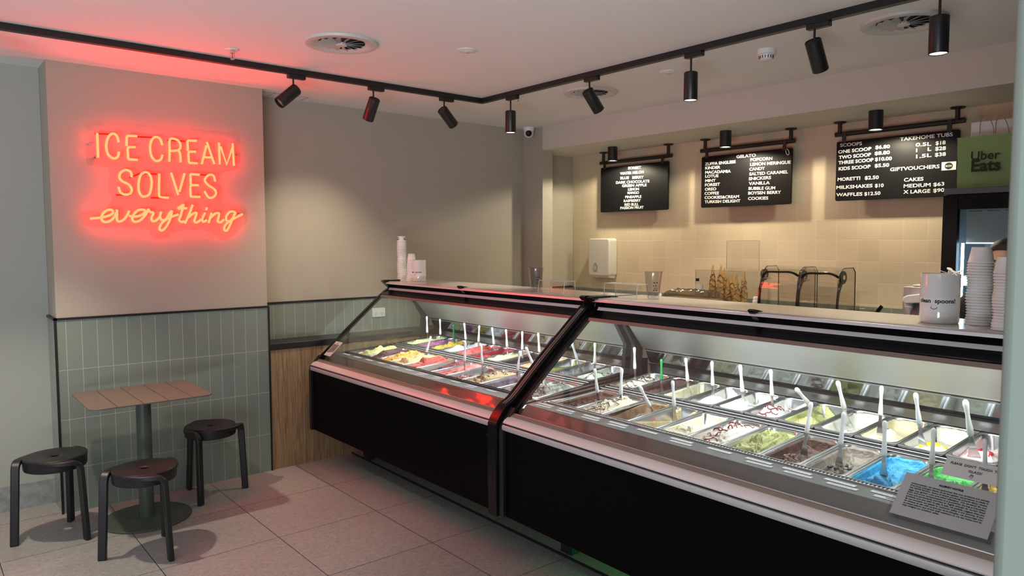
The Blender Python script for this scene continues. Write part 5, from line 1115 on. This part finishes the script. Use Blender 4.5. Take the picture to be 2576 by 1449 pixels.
# person serving behind the cups
skin = mat('skin', (.52, .30, .21), .5); shirt = mat('black_tshirt', (.012, .012, .013), .8); hair = mat('dark_brown_hair', (.030, .017, .010), .55, bump=.5, bscale=120)
hp = at(2516, 640, 'x', 3.72); ph = Vector((3.72, hp.y-.025, 0)); zt = at(2516, 603, 'x', 3.72).z
t = thing('person', 'person with short dark hair in a black shirt, mostly hidden behind the cup stacks', 'person', (ph.x, ph.y, 0))
hz = zt-.115; hx, hy = ph.x, ph.y; by = hy-.02; bx = hx+.05
V = [(bx, by, .95), (bx, by, 1.12), (bx, by, 1.26), (bx-.005, by, hz-.16), (hx+.01, hy, hz-.10), (hx, hy, hz)]
Vr = [(.15, .11), (.145, .105), (.17, .11), (.12, .085), (.055, .055), (.075, .08)]
E_ = [(0, 1), (1, 2), (2, 3), (3, 4), (4, 5)]
for s in (-1, 1):
    i0 = len(V); V += [(bx, by+s*.17, hz-.20), (bx-.03, by+s*.22, hz-.44), (bx-.22, by+s*.17, hz-.52)]; Vr += [(.062, .062), (.045, .045), (.032, .032)]; E_ += [(3, i0), (i0, i0+1), (i0+1, i0+2)]
    j0 = len(V); V += [(bx, by+s*.09, .86), (bx, by+s*.10, .48), (bx+.01, by+s*.10, .08), (bx-.13, by+s*.11, .045)]; Vr += [(.10, .09), (.062, .062), (.045, .045), (.035, .03)]; E_ += [(0, j0), (j0, j0+1), (j0+1, j0+2), (j0+2, j0+3)]
me = bpy.data.meshes.new('body'); me.from_pydata([tuple(Vector(v)-Vector((ph.x, ph.y, 0))) for v in V], E_, []); o = bpy.data.objects.new('body', me); C.objects.link(o); o.parent = t; me.materials.append(skin)
sk = o.modifiers.new('skin', 'SKIN'); 
for i, r in enumerate(Vr): me.skin_vertices[0].data[i].radius = r
me.skin_vertices[0].data[0].use_root = True; o.modifiers.new('sub', 'SUBSURF').levels = 2; o.modifiers['sub'].render_levels = 2; PM['body'] = PM[t.name]; PM[o.name] = PM[t.name]
def blob(name, m, c, r, f=None, par=t):
    bm = nb(); bmesh.ops.create_uvsphere(bm, u_segments=28, v_segments=18, radius=1)
    for v in bm.verts:
        q = Vector((v.co.x*r[0], v.co.y*r[1], v.co.z*r[2]))
        if f: q = f(q, v.co)
        v.co = Vector(c)+q
    return obj(name, bm, m, par, smooth=180)
blob('head', skin, (hx, hy, hz), (.092, .074, .112), lambda q, u: Vector((q.x-(.012 if u.x < -.6 and -.5 < u.z < .1 and abs(u.y) < .2 else 0), q.y*(1-.25*max(0, -u.z)), q.z)))
blob('hair', hair, (hx+.012, hy, hz+.020), (.100, .084, .104), lambda q, u: Vector((q.x+.02*max(0, u.x), q.y, q.z if u.z > -.25 or u.x > .2 else -.026)) if not (u.x < -.55 and u.z < .45) else Vector((-.072, q.y*.95, max(q.z, .040))))
for s in (-1, 1):
    blob('eye', mat('eye_white', (.7, .7, .7), .2), (hx-.083, hy+s*.030, hz+.004), (.010, .013, .009)); blob('ear', skin, (hx+.012, hy+s*.076, hz-.005), (.018, .010, .030))
    blob('eyebrow', hair, (hx-.086, hy+s*.031, hz+.024), (.006, .018, .004))
blob('mouth', mat('lips', (.40, .16, .13), .5), (hx-.078, hy, hz-.058), (.010, .022, .007))
bm = nb(); lathe(bm, [(.075, hz-.125), (.10, hz-.14), (.17, hz-.18), (.195, hz-.25), (.185, hz-.42), (.172, .93), (.168, .90)], 32, (0, 0, 0), cap=False)
for v in bm.verts: v.co = Vector((bx-.005+v.co.x*.72, by+v.co.y*1.02, v.co.z))
obj('shirt', bm, shirt, t, smooth=60)
for s in (-1, 1):
    bm = nb(); tube(bm, [(bx, by+s*.12, hz-.185), (bx, by+s*.19, hz-.24), (bx-.02, by+s*.215, hz-.36)], [.088, .080, .072], 16); obj('sleeve', bm, shirt, t, smooth=60)
    q = Vector((bx-.235, by+s*.165, hz-.525))
    blob('hand', skin, q, (.045, .038, .017))
    for k in range(4):
        bm = nb(); tube(bm, smoothpath([q+Vector((-.03, (k-1.5)*.017, .004)), q+Vector((-.062-.006*(k in (1, 2)), (k-1.5)*.019, .0)), q+Vector((-.085-.008*(k in (1, 2)), (k-1.5)*.019, -.018))], 4), .0078, 8); obj('finger', bm, skin, t, smooth=60)
    bm = nb(); tube(bm, smoothpath([q+Vector((-.005, -s*.034, 0)), q+Vector((-.035, -s*.055, -.004)), q+Vector((-.058, -s*.052, -.014))], 4), .009, 8); obj('thumb', bm, skin, t, smooth=60)
bm = nb()
tr_m = mat('dark_trousers', (.02, .021, .026), .8)
for s in (-1, 1):
    bm = nb(); tube(bm, [(bx, by+s*.075, .97), (bx, by+s*.09, .80), (bx, by+s*.10, .48), (bx+.01, by+s*.10, .09)], [.115, .105, .078, .066], 18); obj('trouser_leg', bm, tr_m, t, smooth=60)
    bm = nb(); bar(bm, [(bx+.05, by+s*.10, .045), (bx-.06, by+s*.105, .045), (bx-.17, by+s*.11, .032)], [.085, .09, .07], [.088, .085, .05], (0, 0, 1)); obj('shoe', bm, black, t, bevel=.015)
# green machine light, an unseen added lamp tinting the floor behind the second case
t = thing('floor_glowbox', 'added low black machine with a green indicator under the pillar-side case', 'glowbox', tuple(localB(1.0, .75, 0)))
c0 = localB(1.02, .75, .0); obj('housing', box(nb(), c0.x-.05, c0.x+.05, c0.y-.3, c0.y+.3, .0125, .20), black, t)
obj('glowstrip', box(nb(), c0.x-.056, c0.x-.0505, c0.y-.12, c0.y+.12, .15, .17), mat('green_glow', (.05, .3, .05), .3, emit=(.08, 1, .10), estr=30), t)
lamp('green_floor_light', 'AREA', (c0.x-.075, c0.y, .16), 2.2, (.12, 1, .16), aim=(-.7, .0, -.7), shape='RECTANGLE', size=.3, size_y=.03)
